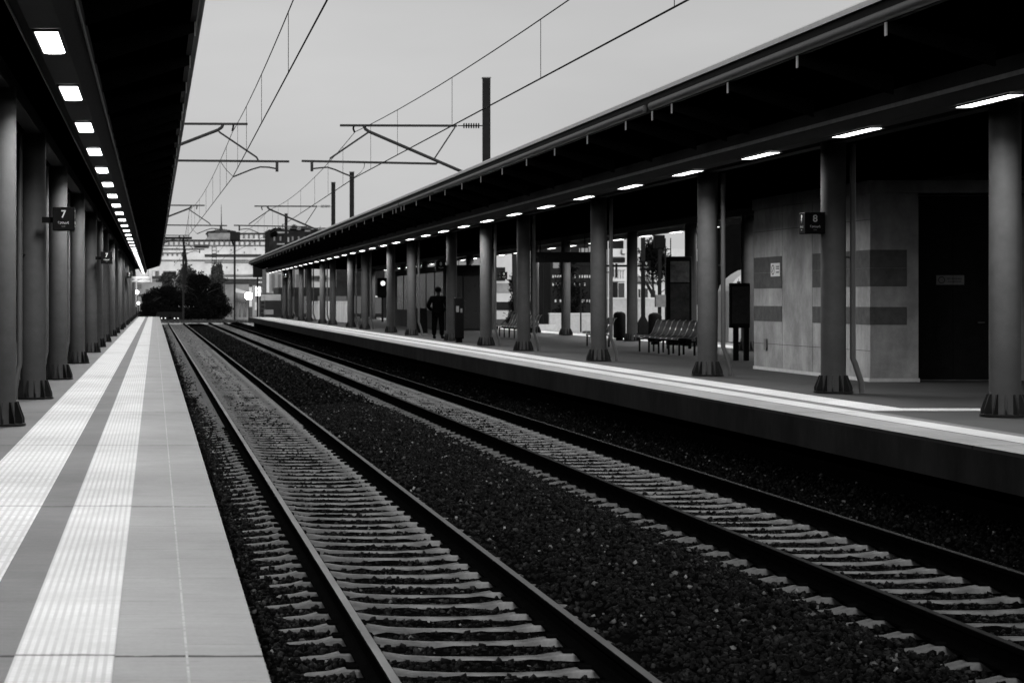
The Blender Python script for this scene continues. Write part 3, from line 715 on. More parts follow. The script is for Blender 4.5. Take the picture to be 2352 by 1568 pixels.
overhead([2.10, 2.43, 2.02, 2.4, 2.1], 'overhead wires above the near track', [4.5, 10, 17.5, 25.9, 35.9, 44.5, 51.2])
overhead([7.05, 6.25, 6.62, 6.2, 6.5], 'overhead wires above the far track', [4.5, 11, 18, 26.8, 36.6, 45.8, 51.8])

def P(cx, cy, Z0=65.4):    # arm drawing in its own vertical plane
    dx = (400 + cx / 2.352) / 1.0884; dy = (cy / 2.352) / 1.0884
    return (X(dx, Z0), 0, H(dy, Z0))
def mast(label, side, y, full=True, mx=10.35, top=8.3, arms=True):
    t = thing('catenary_mast', label, 'mast', (0, y, 0), 'catenary masts')
    MB().box(mx - .11, mx + .11, -.11, .11, -1.2 if mx < 9.5 and mx > 0 else .01, top).build('pole', M_mast, t)
    MB().box(mx - .13, mx + .13, -.13, .13, top, top + .03).build('pole_cap', M_grey, t)
    if not arms: return
    if side == 'R':
        MB().tube([P(1058, 738), P(1745, 740)], .038).build('top_tube', M_arm, t)
        ins = MB(); a = Vector(P(1750, 740)); b = Vector((mx, 0, a.z))
        ins.tube([a, b], .018, 6)
        for i in range(7):
            c = a + (b - a) * (.22 + .085 * i); ins.tube([c - Vector((.012, 0, 0)), c + Vector((.012, 0, 0))], .085, 10)
        ins.build('insulator', M_black, t)
        a = Vector(P(1230, 775)); b = Vector(P(1760, 1003)); e = a + (b - a) * ((mx - a.x) / (b.x - a.x))
        MB().tube([P(1200, 742), P(1208, 760), a, e], .05).build('diagonal_tube', M_arm, t)
        MB().tube([P(1735, 748), P(1610, 938)], .022).build('strut', M_arm, t)
        MB().tube([P(833, 947), P(1625, 963), P(1640, 945)], .036).build('lower_tube', M_arm, t)
        MB().tube([P(1230, 775), P(1000, 932), P(995, 946)], .028).build('strut', M_arm, t)
        MB().tube([P(893, 948), P(893, 1008)], .045).build('drop_bracket', M_arm, t)
        MB().tube([P(893, 993), P(935, 988), P(985, 984), P(1030, 998), P(1075, 1018), P(1145, 1045)], .024).build('registration_arm', M_arm, t, smooth=True)
        MB().tube([P(1140, 742), P(1136, 756), P(1145, 780)], .03).build('wire_clamp', M_black, t)
        MB().tube([P(1203, 955), P(1200, 985), P(1180, 1015), P(1145, 1040)], .01, 5).build('safety_wire', M_wire, t)
    else:
        e = Vector(P(515, 730)); s_ = Vector((mx, 0, P(80, 726)[2]))
        MB().tube([s_, e], .038).build('top_tube', M_arm, t)
        a = Vector(P(340, 765)); b = Vector(P(88, 862)); c = a + (b - a) * ((mx - a.x) / (b.x - a.x))
        MB().tube([P(370, 735), P(362, 750), a, c], .05).build('diagonal_tube', M_arm, t)
        MB().tube([P(340, 760), P(350, 778), P(568, 925), P(578, 945)], .028).build('strut', M_arm, t)
        MB().tube([(P(0, 0)[0] - .3, 0, P(0, 943)[2]), P(760, 950)], .036).build('lower_tube', M_arm, t)
        MB().tube([P(688, 950), P(688, 1010)], .045).build('drop_bracket', M_arm, t)
        MB().tube([P(688, 993), P(640, 984), P(590, 982), P(540, 996), P(430, 1040)], .024).build('registration_arm', M_arm, t, smooth=True)
        MB().tube([P(432, 735), P(430, 750), P(425, 772)], .03).build('wire_clamp', M_black, t)
        MB().tube([P(355, 950), P(390, 1000), P(430, 1038)], .01, 5).build('safety_wire', M_wire, t)
mast('tall dark mast rising behind the right canopy with long wire arms', 'R', 65.4)
mast('mast behind the left canopy whose wire arms show at its edge', 'L', 65.4, mx=-2.0)
mast('second dark mast behind the right canopy with wire arms', 'R', 121.4, top=8.2)
mast('second left mast, its arms crossing the sky above the skyline', 'L', 121.4, mx=-2.0)
mast('bare dark mast top close right of the second armed mast', 'R', 110, arms=False, top=8.1)
mast('bare dark mast top before the dark apartment block', 'R', 165, arms=False, top=8.2)
mast('far left mast whose arms cross the pale building', 'L', 177.4, mx=-2.0)
mast('stout dark mast standing past the end of the right platform', 'R', 231, mx=X(539, 231), top=H(535, 231), arms=False)
mast('slim dark mast in front of the dark trees', 'R', 220, mx=X(421, 220), top=H(579, 220), arms=False)
gh = thing('switch_gear', 'dark switch gear on top of the stout far mast', 'equipment', (X(539, 231), 231, H(540, 231)))
MB().bbox(-.5, .6, -.3, .3, -.6, .35, .1).build('housing', M_mast, gh)
MB().tube([(-.3, 0, -.6), (-.1, 0, -1.2)], .12, 6).build('bracket', M_mast, gh)
ga = thing('gantry_arm', 'long dark horizontal arm across the pale building, left of slim mast', 'mast', (X(421, 177), 178, H(546, 177)))
MB().box(-1.9, .75, -.08, .08, -.1, .1).build('beam', M_mast, ga)
MB().tube([(0, 0, -.1), (.25, 0, -2.0), (.1, 0, -4.0)], .1, 8, .14).build('insulator_chain', M_mast, ga)

# ------------------------------------------------------------------ person
def skin_mesh(name, joints, bones, m, parent, sub=2):
    me = bpy.data.meshes.new(name); me.from_pydata([j[:3] for j in joints], bones, [])
    o = bpy.data.objects.new(name, me); COL.objects.link(o)
    md = o.modifiers.new('s', 'SKIN'); md.use_smooth_shade = True
    for i, j in enumerate(joints):
        sv = me.skin_vertices[0].data[i]; sv.radius = (j[3], j[4] if len(j) > 4 else j[3]); sv.use_root = (i == 0)
    sb = o.modifiers.new('u', 'SUBSURF'); sb.levels = sub; sb.render_levels = sub
    bpy.context.view_layer.update()
    m2 = bpy.data.meshes.new_from_object(o.evaluated_get(bpy.context.evaluated_depsgraph_get())); m2.name = name
    o.modifiers.clear(); o.data = m2; m2.materials.clear(); m2.materials.append(m)
    for p in m2.polygons: p.use_smooth = True
    o.parent = parent; return o
pn = thing('person', 'person in dark coat standing with arms bent beside a column', 'person', (X(1006, 75.5), 75.5, .012), rz=R(160))
J = [(0, 0, .98, .11, .085), (0, 0, 1.2, .14, .10), (0, .01, 1.42, .16, .10), (0, .01, 1.54, .055), (0, -.03, 1.60, .055), (0, -.035, 1.68, .085, .10), (0, -.03, 1.77, .08, .095),
     (.19, 0, 1.45, .065), (.31, .04, 1.18, .05), (.22, -.12, 1.0, .035), (.17, -.16, .94, .035, .02),
     (-.19, 0, 1.45, .065), (-.29, .05, 1.18, .05), (-.20, -.10, 1.0, .035), (-.15, -.14, .94, .035, .02),
     (.10, 0, .90, .10), (.12, -.02, .5, .065), (.12, .02, .09, .045), (.13, -.12, .045, .04, .03),
     (-.10, 0, .90, .10), (-.12, -.01, .5, .065), (-.13, .03, .09, .045), (-.15, -.11, .045, .04, .03)]
B = [(0, 1), (1, 2), (2, 3), (3, 4), (4, 5), (5, 6), (2, 7), (7, 8), (8, 9), (9, 10), (2, 11), (11, 12), (12, 13), (13, 14), (0, 15), (15, 16), (16, 17), (17, 18), (0, 19), (19, 20), (20, 21), (21, 22)]
for sgn_ in (1, -1):   # fingers
    base = 10 if sgn_ > 0 else 14
    for q in range(5):
        bx, by, bz = J[base][:3]; a0 = len(J)
        off = (q - 2) * .017
        if q < 4: J += [(bx + off * .6, by - .02, bz - .03, .009), (bx + off, by - .035, bz - .065 - .006 * (q in (1, 2)), .008)]
        else: J += [(bx - sgn_ * .03, by - .03, bz + .0, .010), (bx - sgn_ * .04, by - .05, bz - .03, .009)]
        B += [(base, a0), (a0, a0 + 1)]
pn.scale = (1.1, 1.1, 1.0)
body = skin_mesh('body', J, B, M_skin, pn)
coat = skin_mesh('coat', [(0, 0, .80, .24, .19), (0, 0, 1.08, .21, .16), (0, .01, 1.3, .21, .145), (0, .01, 1.46, .17, .12), (0, 0, 1.53, .09, .085),
                          (.2, 0, 1.44, .10), (.335, .04, 1.18, .078), (.235, -.12, 1.01, .058), (-.2, 0, 1.44, .10), (-.315, .05, 1.18, .078), (-.215, -.10, 1.01, .058)],
                 [(0, 1), (1, 2), (2, 3), (3, 4), (3, 5), (5, 6), (6, 7), (3, 8), (8, 9), (9, 10)], M_cloth, pn)
skin_mesh('trousers', [(0, 0, .97, .17, .14), (.10, 0, .84, .115), (.125, -.02, .5, .092), (.125, .02, .10, .075), (-.10, 0, .84, .115), (-.125, -.01, .5, .092), (-.135, .03, .10, .075)],
          [(0, 1), (1, 2), (2, 3), (0, 4), (4, 5), (5, 6)], M_cloth, pn)
MB().ball((0, -.015, 1.76), .107, 1.12, 1.0).build('hair', M_cloth, pn, smooth=True)
hm = MB(); hm.ball((-.035, -.135, 1.72), .013); hm.ball((.035, -.135, 1.72), .013); hm.build('eyes', M_white, pn)
MB().ball((0, -.145, 1.69), .018, 1.2, 1.6).build('nose', M_skin, pn, smooth=True)
hm = MB(); hm.ball((-.1, -.03, 1.70), .02, 1.3, 1.8); hm.ball((.1, -.03, 1.70), .02, 1.3, 1.8); hm.build('ears', M_skin, pn, smooth=True)
for s_ in (.13, -.145): MB().ball((s_, -.06, .045), .055, 2.3, .85).build('shoe', M_black, pn, smooth=True)
tm = thing('ticket_machine', 'dark ticket machine just right of the column beside the person', 'machine', (X(1054, 69), 69, 0))
MB().bbox(-.15, .15, -.15, .2, .12, 1.48, .04).build('cabinet', M_black, tm)
MB().box(-.11, -.02, -.16, -.151, 1.0, 1.2).build('screen', M_grey, tm); MB().box(.03, .09, -.16, -.151, .98, 1.12).build('panel', M_grey, tm)
MB().box(-.1, .1, -.08, .12, 0, .12).build('foot', M_black, tm)

# ------------------------------------------------------------------ trees
def leaves(name, blobs, n, size, m, parent, seed, droop=0.):
    g = np.random.default_rng(seed); V = []
    wts = np.array([b[3] * b[4] * b[5] for b in blobs]) ** .67; wts /= wts.sum()
    idx = g.choice(len(blobs), n, p=wts); bl = np.array(blobs)[idx]
    d = g.normal(size=(n, 3)); d /= np.linalg.norm(d, axis=1)[:, None]; r = g.random(n) ** .45 * (1 + .18 * g.normal(size=n))
    c = bl[:, :3] + d * r[:, None] * bl[:, 3:6]
    u = g.normal(size=(n, 3)); u[:, 2] -= droop; u /= np.linalg.norm(u, axis=1)[:, None]
    v = np.cross(u, g.normal(size=(n, 3))); v /= np.linalg.norm(v, axis=1)[:, None]
    s = size * g.uniform(.5, 1.3, n)[:, None]
    q = np.stack([c - u * s, c + v * s * .45, c + u * s, c - v * s * .45], 1).reshape(-1, 3)
    me = bpy.data.meshes.new(name); me.vertices.add(len(q)); me.vertices.foreach_set('co', q.reshape(-1).astype(np.float32))
    me.loops.add(n * 4); me.loops.foreach_set('vertex_index', np.arange(n * 4, dtype=np.int32)); me.polygons.add(n); me.polygons.foreach_set('loop_start', np.arange(0, n * 4, 4, dtype=np.int32))
    try: me.polygons.foreach_set('loop_total', np.full(n, 4, dtype=np.int32))
    except Exception: pass
    me.update(calc_edges=True); me.materials.append(m)
    o = bpy.data.objects.new(name, me); COL.objects.link(o); o.parent = parent; return o
def tree(label, xc, w_, ytop, Z, m, seed, n=9000, size=.14, droop=0., cat='tree', ybase=738, cb=.12):
    x = X(xc, Z); zt = H(ytop, Z); zb = -1.3; ww = w_ * Z / F / 2
    t = thing('broadleaf_tree' if m is M_leaf else 'pine_tree', label, cat, (x, Z, zb), 'trees beyond the tracks')
    h = zt - zb; g = random.Random(seed)
    tr_ = MB().tube([(0, 0, 0), (.1, 0, h * .3), (-.05, .1, h * .6), (.05, 0, h * .9)], .16, 8, .04)
    tips = []
    for i in range(9):
        a = g.uniform(0, 6.28); z0 = h * g.uniform(.25, .7); tip = (math.cos(a) * ww * .7, math.sin(a) * ww * .7, z0 + h * .2); tips.append(tip)
        tr_.tube([(0, 0, z0), (tip[0] * .5, tip[1] * .5, z0 + h * .13), tip], .07, 6, .02)
    tr_.build('trunk', M_bark, t)
    bl = []
    for i in range(16):
        u = g.random(); zc = h * (cb + (.88 - cb) * u); rad = ww * (1 - .55 * u ** 2)
        a = g.uniform(0, 6.28); rr = rad * .6 * g.random() ** .5
        bl.append((math.cos(a) * rr, math.sin(a) * rr, zc, rad * .5, rad * .5, h * .13))
    leaves('crown', bl, n, size, m, t, seed, droop)
tree('wide black tree at the left of the dark clump', 385, 150, 648, 236, M_leaf, 1, 22000)
tree('tall black tree in the middle of the clump behind the slim mast', 462, 130, 624, 238, M_leaf, 2, 22000)
tree('black tree at the right of the dark clump', 488, 95, 646, 240, M_leaf, 3, 16000)
tree('low black bush at the clump left end', 347, 75, 668, 234, M_leaf, 4, 10000)
tree('feathery grey pine top above the dark clump', 500, 60, 604, 262, M_leaf2, 5, 7000, .22, 1.2, cb=.5)
tree('loose grey tree left of the slim mast', 425, 75, 598, 275, M_leaf2, 6, 3200, .22, .6, cb=.5)
tree('small grey tree above the left platform end', 385, 70, 618, 270, M_leaf2, 7, 2600, .2, .3, cb=.5)
tree('bare dark tree behind the benches before the dark flats', 1305, 110, 585, 168, M_leaf, 8, 2600, .12, -1.0, cb=.2)
tree('dark leafy tree right of the tall white column', 1182, 46, 600, 178, M_leaf, 9, 1800, .16, .2, cb=.1)
tree('dark tree above the white house roof', 1500, 110, 545, 200, M_leaf, 10, 5000, .16, .2, cb=.6)
gr = MB()
for i in range(1500):
    x = random.uniform(.6, 11); y = random.uniform(211, 227); h_ = random.uniform(.1, .4); b = -.9
    gr.add([(x - .03, y, b), (x + .03, y, b), (x + random.uniform(-.1, .1), y, b + h_)], [(0, 1, 2)])
tag(gr.build('grass', M_leaf2), 'dry grass tufts along the path beyond the track ends', 'grass', kind='stuff')
shr = thing('leaning_trunk', 'dark leaning bare trunk between two columns right of the person', 'tree', (X(1192, 125), 125, -1.29))
MB().tube([(0, 0, 0), (-.1, 0, 2), (-.25, 0, 4), (-.3, 0, 6.2)], .22, 8, .13).build('trunk', M_bark, shr, smooth=True)
MB().tube([(-.08, 0, 2.6), (.8, 0, 3.2)], .05, 6).tube([(-.1, 0, 2.2), (-1.1, 0, 1.2)], .05, 6).build('branch', M_bark, shr)

# ------------------------------------------------------------------ buildings
def block(name, label, x0, x1, ytop, Z, depth, m, floors=0, winw=.5, ybot=735, cat='building', pitch=None, wy=None, frame=True, cornice=None):
    xa, xb = X(x0, Z), X(x1, Z); zt = H(ytop, Z)
    t = thing(name, label, cat, (xa, Z, -1.3))
    MB().box(0, xb - xa, 0, depth, 0, zt + 1.3).build('wall', m, t)
    if cornice: MB().box(-.2, xb - xa + .2, -.35, .0, zt + 1.3 - cornice, zt + 1.35).build('cornice', M_cornice, t)
    return t, xb - xa, zt + 1.3
def band_row(t, Z, xoff, x0, x1, y0, y1, pitch, dark, m=M_win, depth=.25, name='window', proud=.05):
    n = int((x1 - x0) / pitch)
    for i in range(n):
        a = X(x0 + i * pitch, Z) - xoff; b = X(x0 + i * pitch + dark, Z) - xoff
        MB().box(a, b, -proud, .0 - .001, H(y1, Z) + 1.3, H(y0, Z) + 1.3).build(name, m, t)
def ledge(t, Z, xoff, x0, x1, y0, y1, m, name='ledge', proud=.5):
    MB().box(X(x0, Z) - xoff, X(x1, Z) - xoff, -proud, -.002, H(y1, Z) + 1.3, H(y0, Z) + 1.3).build(name, m, t)

Z1 = 900
t, W, Hh = block('terraced_building', 'huge pale building with dark window rows on the skyline', 300, 617, 552, Z1, 60, M_fac, cornice=None)
xo = X(300, Z1)
ledge(t, Z1, xo, 300, 617, 550.5, 552.6, M_cornice, proud=2)
band_row(t, Z1, xo, 374, 616, 553.5, 561.8, 11.6, 4.4, proud=.6)
ledge(t, Z1, xo, 300, 617, 562.6, 564.2, M_fac2, proud=1.2)
ledge(t, Z1, xo, 446, 480, 562, 566.8, M_cornice, proud=2.5)
ledge(t, Z1, xo, 300, 432, 579.8, 581.6, M_fac2, proud=1.2)
band_row(t, Z1, xo, 372, 432, 581.5, 587, 11.0, 4.2, proud=.6)
ledge(t, Z1, xo, 470, 600, 584, 588.5, M_cornice, proud=1.6)
ledge(t, Z1, xo, 300, 470, 571, 573, M_fac2, proud=.8)
ledge(t, Z1, xo, 300, 617, 596, 599, M_fac2, proud=.9)
ledge(t, Z1, xo, 470, 617, 601, 603, M_fac2, proud=1.0)
ledge(t, Z1, xo, 480, 617, 630, 634, M_fac2, proud=1.6)
ledge(t, Z1, xo, 480, 617, 640, 645, M_cornice, proud=1.0)
ledge(t, Z1, xo, 480, 617, 650, 657, M_cornice, proud=1.6)
for (xx, yy) in ((395, 570), (405, 568), (420, 574), (500, 575), (530, 572), (560, 578), (585, 570), (520, 612), (545, 618), (580, 612), (400, 600), (415, 606)):
    MB().box(X(xx, Z1) - xo, X(xx + 2.2, Z1) - xo, -.3, -.001, H(yy + 4, Z1) + 1.3, H(yy, Z1) + 1.3).build('window', M_win, t)
# upper storeys at the right, pavilion and spire
MB().box(X(540, Z1) - xo, X(617, Z1) - xo, 8, 50, H(552, Z1) + 1.3, H(534.5, Z1) + 1.3).build('upper_storey', M_fac, t)
ledge(t, Z1, xo, 540, 617, 534, 536, M_cornice, proud=-7.6) if False else None
for i in range(6):
    MB().box(X(548 + i * 11.6, Z1) - xo, X(552.6 + i * 11.6, Z1) - xo, 7.6, 7.99, H(546, Z1) + 1.3, H(538, Z1) + 1.3).build('window', M_win, t)
MB().box(X(539, Z1) - xo, X(618, Z1) - xo, 7.0, 7.99, H(536.5, Z1) + 1.3, H(533.5, Z1) + 1.3).build('cornice', M_cornice, t)
pv = MB().prism_y([(X(470, Z1) - xo, H(551, Z1) + 1.3), (X(546, Z1) - xo, H(551, Z1) + 1.3), (X(540, Z1) - xo, H(541, Z1) + 1.3), (X(541, Z1) - xo, H(531, Z1) + 1.3), (X(478, Z1) - xo, H(531, Z1) + 1.3), (X(481, Z1) - xo, H(541, Z1) + 1.3)], 10, 34).build('pavilion', M_fac2, t)
MB().prism_y([(X(476, Z1) - xo, H(533, Z1) + 1.3), (X(544, Z1) - xo, H(532, Z1) + 1.3), (X(544, Z1) - xo, H(529, Z1) + 1.3), (X(512, Z1) - xo, H(524.5, Z1) + 1.3), (X(477, Z1) - xo, H(530, Z1) + 1.3)], 9.4, 34.5).build('roof', M_fac3, pv)
MB().box(X(496, Z1) - xo, X(524, Z1) - xo, 9, 20, H(532, Z1) + 1.3, H(526, Z1) + 1.3).build('plant_room', M_cornice, pv)
MB().tube([(X(511, Z1) - xo, 12, H(526, Z1) + 1.3), (X(510.5, Z1) - xo, 12, H(505, Z1) + 1.3), (X(510.3, Z1) - xo, 12, H(467, Z1) + 1.3)], .35, 6, .08).build('spire', M_mast, pv)
for a in range(9):
    MB().tube([(X(498 + a * 4, Z1) - xo, 12, H(527, Z1) + 1.3), (X(497 + a * 4.2, Z1) - xo, 12, H(521 + abs(a - 3), Z1) + 1.3)], .12, 4).build('aerial', M_mast, pv)

lt = thing('lattice_tower', 'dark lattice stair tower in front of the pale building', 'tower', (X(492, 600), 600, -1.3))
zt = H(566, 600) + 1.3
for sx_ in (-.6, .6):
    MB().box(sx_ - .08, sx_ + .08, -.1, .1, 0, zt).build('post', M_mast, lt)
for i in range(14): MB().box(-.6, .6, -.08, .08, zt - .3 - i * .95, zt - .12 - i * .95).build('rung', M_mast, lt)

# dark apartment block with roof garden, right of the pale building
Z2 = 520; t, W, Hh = block('apartment_block', 'dark old apartment block with roof aerials above the right canopy', 618, 900, 527, Z2, 20, M_fac3)
xo = X(618, Z2)
ledge(t, Z2, xo, 655, 900, 523.5, 526, M_cornice, proud=1.5)
for (a, b, y0, y1, m) in ((700, 713, 526, 532, M_fac2), (713, 716, 548, 559, M_fac), (722, 734, 546, 553, M_fac), (716, 740, 556, 576, M_fac2), (660, 664, 545, 556, M_fac2), (757, 768, 524.5, 534, M_fac), (772, 782, 526, 535, M_fac), (786, 796, 526, 533, M_fac), (744, 753, 536, 542, M_fac), (758, 765, 536, 541, M_fac), (636, 662, 532, 536, M_fac2), (636, 655, 559, 562, M_fac2), (800, 812, 528, 536, M_fac)):
    MB().box(X(a, Z2) - xo, X(b, Z2) - xo, -.35, -.001, H(y1, Z2) + 1.3, H(y0, Z2) + 1.3).build('balcony', m, t)
for i in range(7):
    MB().box(X(628 + i * 14, Z2) - xo, X(632 + i * 14, Z2) - xo, -.2, -.001, H(553, Z2) + 1.3, H(543, Z2) + 1.3).build('window', M_win, t)
for (a, h_) in ((640, 8), (650, 14), (655, 9), (672, 12), (707, 5), (737, 8), (765, 14), (790, 6)):
    MB().tube([(X(a, Z2) - xo, 2, H(527, Z2) + 1.3), (X(a, Z2) - xo, 2, H(527 - h_, Z2) + 1.3)], .07, 4).build('aerial', M_mast, t)
leaves('roof_plants', [(X(676, Z2) - xo, 2, H(524, Z2) + 1.3, .8, .8, .8), (X(702, Z2) - xo, 2, H(525, Z2) + 1.3, 1.2, .8, .4), (X(640, Z2) - xo, 2, H(528, Z2) + 1.3, 1.5, .8, .5), (X(628, Z2) - xo, -1, H(536, Z2) + 1.3, .8, .8, .8)], 900, .35, M_leaf, t, 31)

# houses and small things at the platform ends
t, W, Hh = block('small_house', 'pale small house with dark windows past the left platform end', 314, 372, 648, 262, 8, M_fac2)
xo = X(314, 262)
for (a, b, y0, y1) in ((316, 325, 653, 663), (334, 341, 664, 675), (346, 354, 660, 676), (330, 340, 680, 684)):
    MB().box(X(a, 262) - xo, X(b, 262) - xo, -.06, -.001, H(y1, 262) + 1.3, H(y0, 262) + 1.3).build('window', M_win, t)
ledge(t, 262, xo, 318, 372, 676, 679, M_cornice, proud=.3)
t, W, Hh = block('roof_shed', 'grey shed roof with pale gable over the left platform end', 349, 405, 622, 300, 8, M_fac2)
xo = X(349, 300)
for (a, b, y0, y1, m) in ((350, 356, 623, 634, M_fac), (357, 363, 622, 633, M_win), (366, 374, 620.5, 633, M_fac), (376, 405, 624, 634, M_fac3), (349, 405, 634, 640, M_cornice)):
    MB().box(X(a, 300) - xo, X(b, 300) - xo, -.1, -.001, H(y1, 300) + 1.3, H(y0, 300) + 1.3).build('panel', m, t)
t, W, Hh = block('brick_house', 'grey brick house corner behind the stout mast', 517, 572, 650, 252, 8, M_fac2)
xo = X(517, 252)
ledge(t, 252, xo, 517, 590, 646, 650, M_cornice, proud=.5)
for (a, b) in ((521, 526), (530, 534), (548, 553), (558, 566)):
    MB().box(X(a, 252) - xo, X(b, 252) - xo, -.05, -.001, H(728, 252) + 1.3, H(695, 252) + 1.3).build('window', M_win, t)
aw = thing('shop_awning', 'pale awning lit by the street lamp at the far end', 'awning', (X(565, 246), 246, H(676, 246)))
MB().prism_y([(X(540, 246) - X(565, 246), .75), (0, .35), (X(583, 246) - X(565, 246), .1), (X(583, 246) - X(565, 246), -.05), (X(540, 246) - X(565, 246), .25)], -.5, 2).build('cloth', M_white_wall, aw)
for sx_ in (-1.1, .8): MB().box(sx_, sx_ + .06, 0, .06, -H(676, 246) - 1.3, .1).build('post', M_mast, aw)
t, W, Hh = block('station_shelter', 'low dark building with grey signboard beyond the right platform end', 595, 660, 674, 215, 9, M_fac3)
xo = X(595, 215)
MB().box(X(598, 215) - xo, X(645, 215) - xo, -.15, -.001, H(690, 215) + 1.3, H(676, 215) + 1.3).build('signboard', M_fac2, t)
MB().box(X(606, 215) - xo, X(628, 215) - xo, -.03, -.001, H(722, 215) + 1.3, H(711, 215) + 1.3).build('notice', M_grey, t)
MB().box(X(580, 215) - xo, X(595.5, 215) - xo, -.06, 1, 0, H(655, 215) + 1.3).build('pillar', M_fac2, t)
for (a, b) in ((585, 592),): MB().box(X(a, 215) - xo, X(b, 215) - xo, -.09, -.061, H(712, 215) + 1.3, H(694, 215) + 1.3).build('notice', M_white_wall, t)
t, W, Hh = block('grey_flats', 'grey flats with pale corner pier behind the far columns', 612, 700, 600, 330, 14, M_fac2)
xo = X(612, 330)
MB().box(X(612, 330) - xo, X(618, 330) - xo, -.4, -.001, H(672, 330) + 1.3, H(602, 330) + 1.3).build('pier', M_fac, t)
for i in range(5):
    MB().box(X(624 + i * 14, 330) - xo, X(631 + i * 14, 330) - xo, -.1, -.001, H(668, 330) + 1.3, H(630, 330) + 1.3).build('window', M_win, t)
t, W, Hh = block('pale_flats', 'pale flats showing between columns above the parapet', 716, 772, 560, 340, 12, mat('mid_facade', .5, var=.15, scale=.3))
xo = X(716, 340)
ledge(t, 340, xo, 716, 772, 637, 643, M_fac2, proud=.3); ledge(t, 340, xo, 716, 772, 664, 667, M_fac3, proud=.3)
t, W, Hh = block('dark_hall', 'low dark hall across the rear tracks behind the parapet', 640, 1010, 660, 230, 10, M_fac3)
xo = X(640, 230)
for i in range(9): MB().box(X(650 + i * 40, 230) - xo, X(676 + i * 40, 230) - xo, -.05, -.001, H(720, 230) + 1.3, H(680, 230) + 1.3).build('window', M_win, t)
MB().box(X(858, 230) - xo, X(886, 230) - xo, -.3, -.001, H(682.5, 230) + 1.3, H(679.5, 230) + 1.3).build('canopy_strip', M_white, t)
t, W, Hh = block('white_shop', 'white shop front glimpsed between the columns left of the person', 898, 960, 600, 300, 8, M_fac)
xo = X(898, 300)
for (a, b, y0, y1) in ((905, 960, 610, 640), (898, 960, 655, 661), (903, 912, 668, 685), (925, 935, 640, 690)):
    MB().box(X(a, 300) - xo, X(b, 300) - xo, -.15, -.001, H(y1, 300) + 1.3, H(y0, 300) + 1.3).build('window', M_fac3, t)
t, W, Hh = block('grey_tower', 'plain grey block with flat roof right of the person', 975, 1130, 560, 360, 14, mat('grey_block', .26, var=.12, scale=.2))
xo = X(975, 360)
for (a, b, y0, y1, m) in ((1040, 1130, 617, 634, M_fac3), (1040, 1130, 650, 668, M_fac3), (1085, 1130, 660, 672, M_fac), (980, 1030, 690, 700, M_fac3), (1040, 1062, 650, 690, M_fac2)):
    MB().box(X(a, 360) - xo, X(b, 360) - xo, -.2, -.001, H(y1, 360) + 1.3, H(y0, 360) + 1.3).build('balcony', m, t)
t, W, Hh = block('cream_house', 'light house with hillside trees left of the leaning trunk', 1131, 1264, 560, 300, 12, mat('cream_facade', .6, var=.12, scale=.25))
xo = X(1131, 300)
for (a, b, y0, y1, m) in ((1140, 1160, 614, 645, M_fac3), (1140, 1178, 650, 672, M_fac2), (1196, 1262, 618, 621, M_fac2), (1240, 1262, 600, 700, M_fac2), (1140, 1262, 693, 712, M_fac3)):
    MB().box(X(a, 300) - xo, X(b, 300) - xo, -.2, -.001, H(y1, 300) + 1.3, H(y0, 300) + 1.3).build('window', m, t)
t, W, Hh = block('dark_flats', 'dark flats with rows of bright balcony balusters behind the bare tree', 1265, 1396, 548, 240, 12, M_fac3)
xo = X(1265, 240)
for (y0, y1) in ((632, 638), (650, 656), (688, 694)):
    for i in range(22):
        if random.random() < .3: continue
        a = 1268 + i * 5.6
        MB().box(X(a, 240) - xo, X(a + random.uniform(2, 3.5), 240) - xo, -.3, -.15, H(y1, 240) + 1.3, H(y0, 240) + 1.3).build('baluster_panel', M_fac, t)
for (a, b, y0, y1) in ((1270, 1284, 602, 616), (1290, 1297, 602, 614), (1330, 1350, 570, 582), (1352, 1362, 566, 580), (1378, 1392, 620, 640), (1300, 1310, 572, 582)):
    MB().box(X(a, 240) - xo, X(b, 240) - xo, -.1, -.001, H(y1, 240) + 1.3, H(y0, 240) + 1.3).build('window', M_fac2, t)
t, W, Hh = block('white_house', 'white modern house with ledges and balconies behind the rear tracks', 1397, 1640, 572, 232, 12, M_fac)
xo = X(1397, 232)
for (a, b, y0, y1, m, nm) in ((1398, 1432, 553, 571, M_fac3, 'parapet'), (1399, 1434, 584, 590, M_fac, 'ledge'), (1399, 1434, 592, 602, M_fac3, 'awning'), (1400, 1410, 605, 636, M_win, 'window'), (1413, 1418, 605, 638, M_fac3, 'window'),
        (1399, 1434, 640, 646, M_fac, 'ledge'), (1399, 1419, 648, 684, M_fac3, 'window'), (1420, 1434, 650, 684, M_win, 'window'), (1463, 1500, 634, 646, M_fac2, 'balcony'), (1463, 1510, 648, 651, M_cornice, 'ledge'),
        (1466, 1471, 664, 684, M_win, 'window'), (1479, 1488, 662, 684, M_win, 'window'), (1494, 1505, 667, 684, M_win, 'window'), (1462, 1520, 575, 578, M_fac2, 'ledge'), (1640 - 60, 1640, 600, 700, M_fac3, 'wing')):
    MB().box(X(a, 232) - xo, X(b, 232) - xo, -.35 if nm in ('ledge', 'balcony', 'awning') else -.05, -.001, H(y1, 232) + 1.3, H(y0, 232) + 1.3).build(nm, m, t)
for i in range(6): MB().box(X(1399 + i * 6, 232) - xo, X(1399.8 + i * 6, 232) - xo, -.45, -.4, H(640, 232) + 1.3, H(620, 232) + 1.3).build('railing', M_mast, t)
MB().box(X(1399, 232) - xo, X(1434, 232) - xo, -.47, -.42, H(621, 232) + 1.3, H(620, 232) + 1.3).build('railing', M_mast, t)
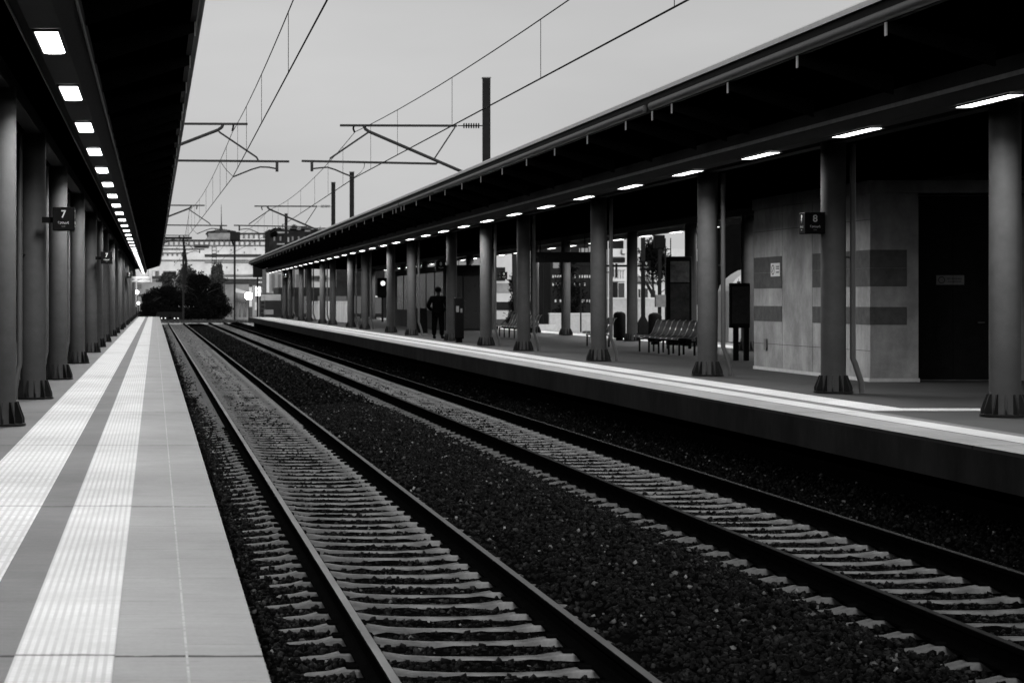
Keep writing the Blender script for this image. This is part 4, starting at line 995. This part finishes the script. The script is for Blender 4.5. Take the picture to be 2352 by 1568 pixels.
ac = MB().bbox(X(1425, 232) - xo, X(1434, 232) - xo, -1.0, -.36, H(583, 232) + 1.3, H(572, 232) + 1.3, .03).build('air_conditioner', M_white, t)
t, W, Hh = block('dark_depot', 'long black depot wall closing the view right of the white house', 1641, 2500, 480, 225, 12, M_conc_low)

# far canopy beyond, seen as pale lines left of the kiosk
fc = thing('distant_canopy', 'roof edge of the next platform canopy glimpsed left of the kiosk', 'canopy', (0, 0, 0))
MB().box(25.6, 25.7, 62, 74, 4.35, 4.45).build('roof_lip', M_gut, fc)
MB().box(25.6, 31, 60, 80, 4.46, 4.6).build('roof_deck', M_deck, fc)
for yy in range(62, 80, 12): MB().lathe(28.5, yy, [(.18, -1.2), (.18, 4.45)], 16).build('column', M_base, fc, smooth=True)

# street lamps and car lights
def glow(x, y, Z, r, label, pole=True, m=None):
    t = thing('street_lamp', label, 'lamp', (X(x, Z), Z, H(y, Z)), 'street lamps')
    MB().ball((0, 0, 0), r, 1, 1, 16, 10).build('globe', m or M_glow, t, smooth=True)
    if pole:
        MB().tube([(0, .05, -r), (0, .05, -H(y, Z) - 1.3)], .05, 8).build('pole', M_mast, t)
        MB().lathe(0, 0, [(r * .4, r * .9), (r * .5, r), (r * .2, r * 1.15)], 12).build('cap', M_mast, t)
M_flare = mat('floodlight', .8, emit=60)
glow(571.5, 679, 238, .42, 'very bright floodlight beyond the right platform end', m=M_flare)
glow(314.5, 671, 215, .2, 'round street lamp beside the last left columns')
glow(318, 696, 215, .14, 'lower small lamp beside the last left columns')
lb = thing('light_box', 'tall glowing white light box beside the floodlight', 'sign', (X(594, 214), 213.6, H(668, 214)))
MB().bbox(-.3, .1, -.1, .1, -.5, .42, .02).build('box', M_glow, lb)
MB().box(-.12, -.06, -.05, .05, -H(668, 214) - 1.3, -.5).build('post', M_mast, lb)
for i, (x, y) in enumerate(((373, 728), (378, 727), (402, 727), (407, 729))):
    pass
for i, (xx, cc) in enumerate(((375.5, 'left'), (405, 'right'))):
    c = thing('parked_car', 'dark car with small lights under the trees, %s of the two' % cc, 'car', (X(xx, 229), 229, -1.29), 'cars under the trees')
    MB().add([(-.85, 0, .35), (.85, 0, .35), (.85, 4, .35), (-.85, 4, .35), (-.85, 0, .85), (.85, 0, .85), (.85, 4, .9), (-.85, 4, .9), (-.7, 1.1, 1.4), (.7, 1.1, 1.4), (.7, 3.2, 1.4), (-.7, 3.2, 1.4)],
             [(0, 3, 2, 1), (0, 1, 5, 4), (1, 2, 6, 5), (2, 3, 7, 6), (3, 0, 4, 7), (4, 5, 9, 8), (5, 6, 10, 9), (6, 7, 11, 10), (7, 4, 8, 11), (8, 9, 10, 11)]).build('body', M_black, c)
    for sx_ in (-.7, .7):
        for yy in (.7, 3.2):
            o = MB().lathe(0, 0, [(.32, -.1), (.32, .1)], 16).build('wheel', M_black, c); o.rotation_euler = (0, R(90), 0); o.location = (sx_, yy, .32)
        MB().ball((sx_ * .28, -.05, .74), .06).build('headlight', M_glow2, c)
print('objects', len(bpy.data.objects))
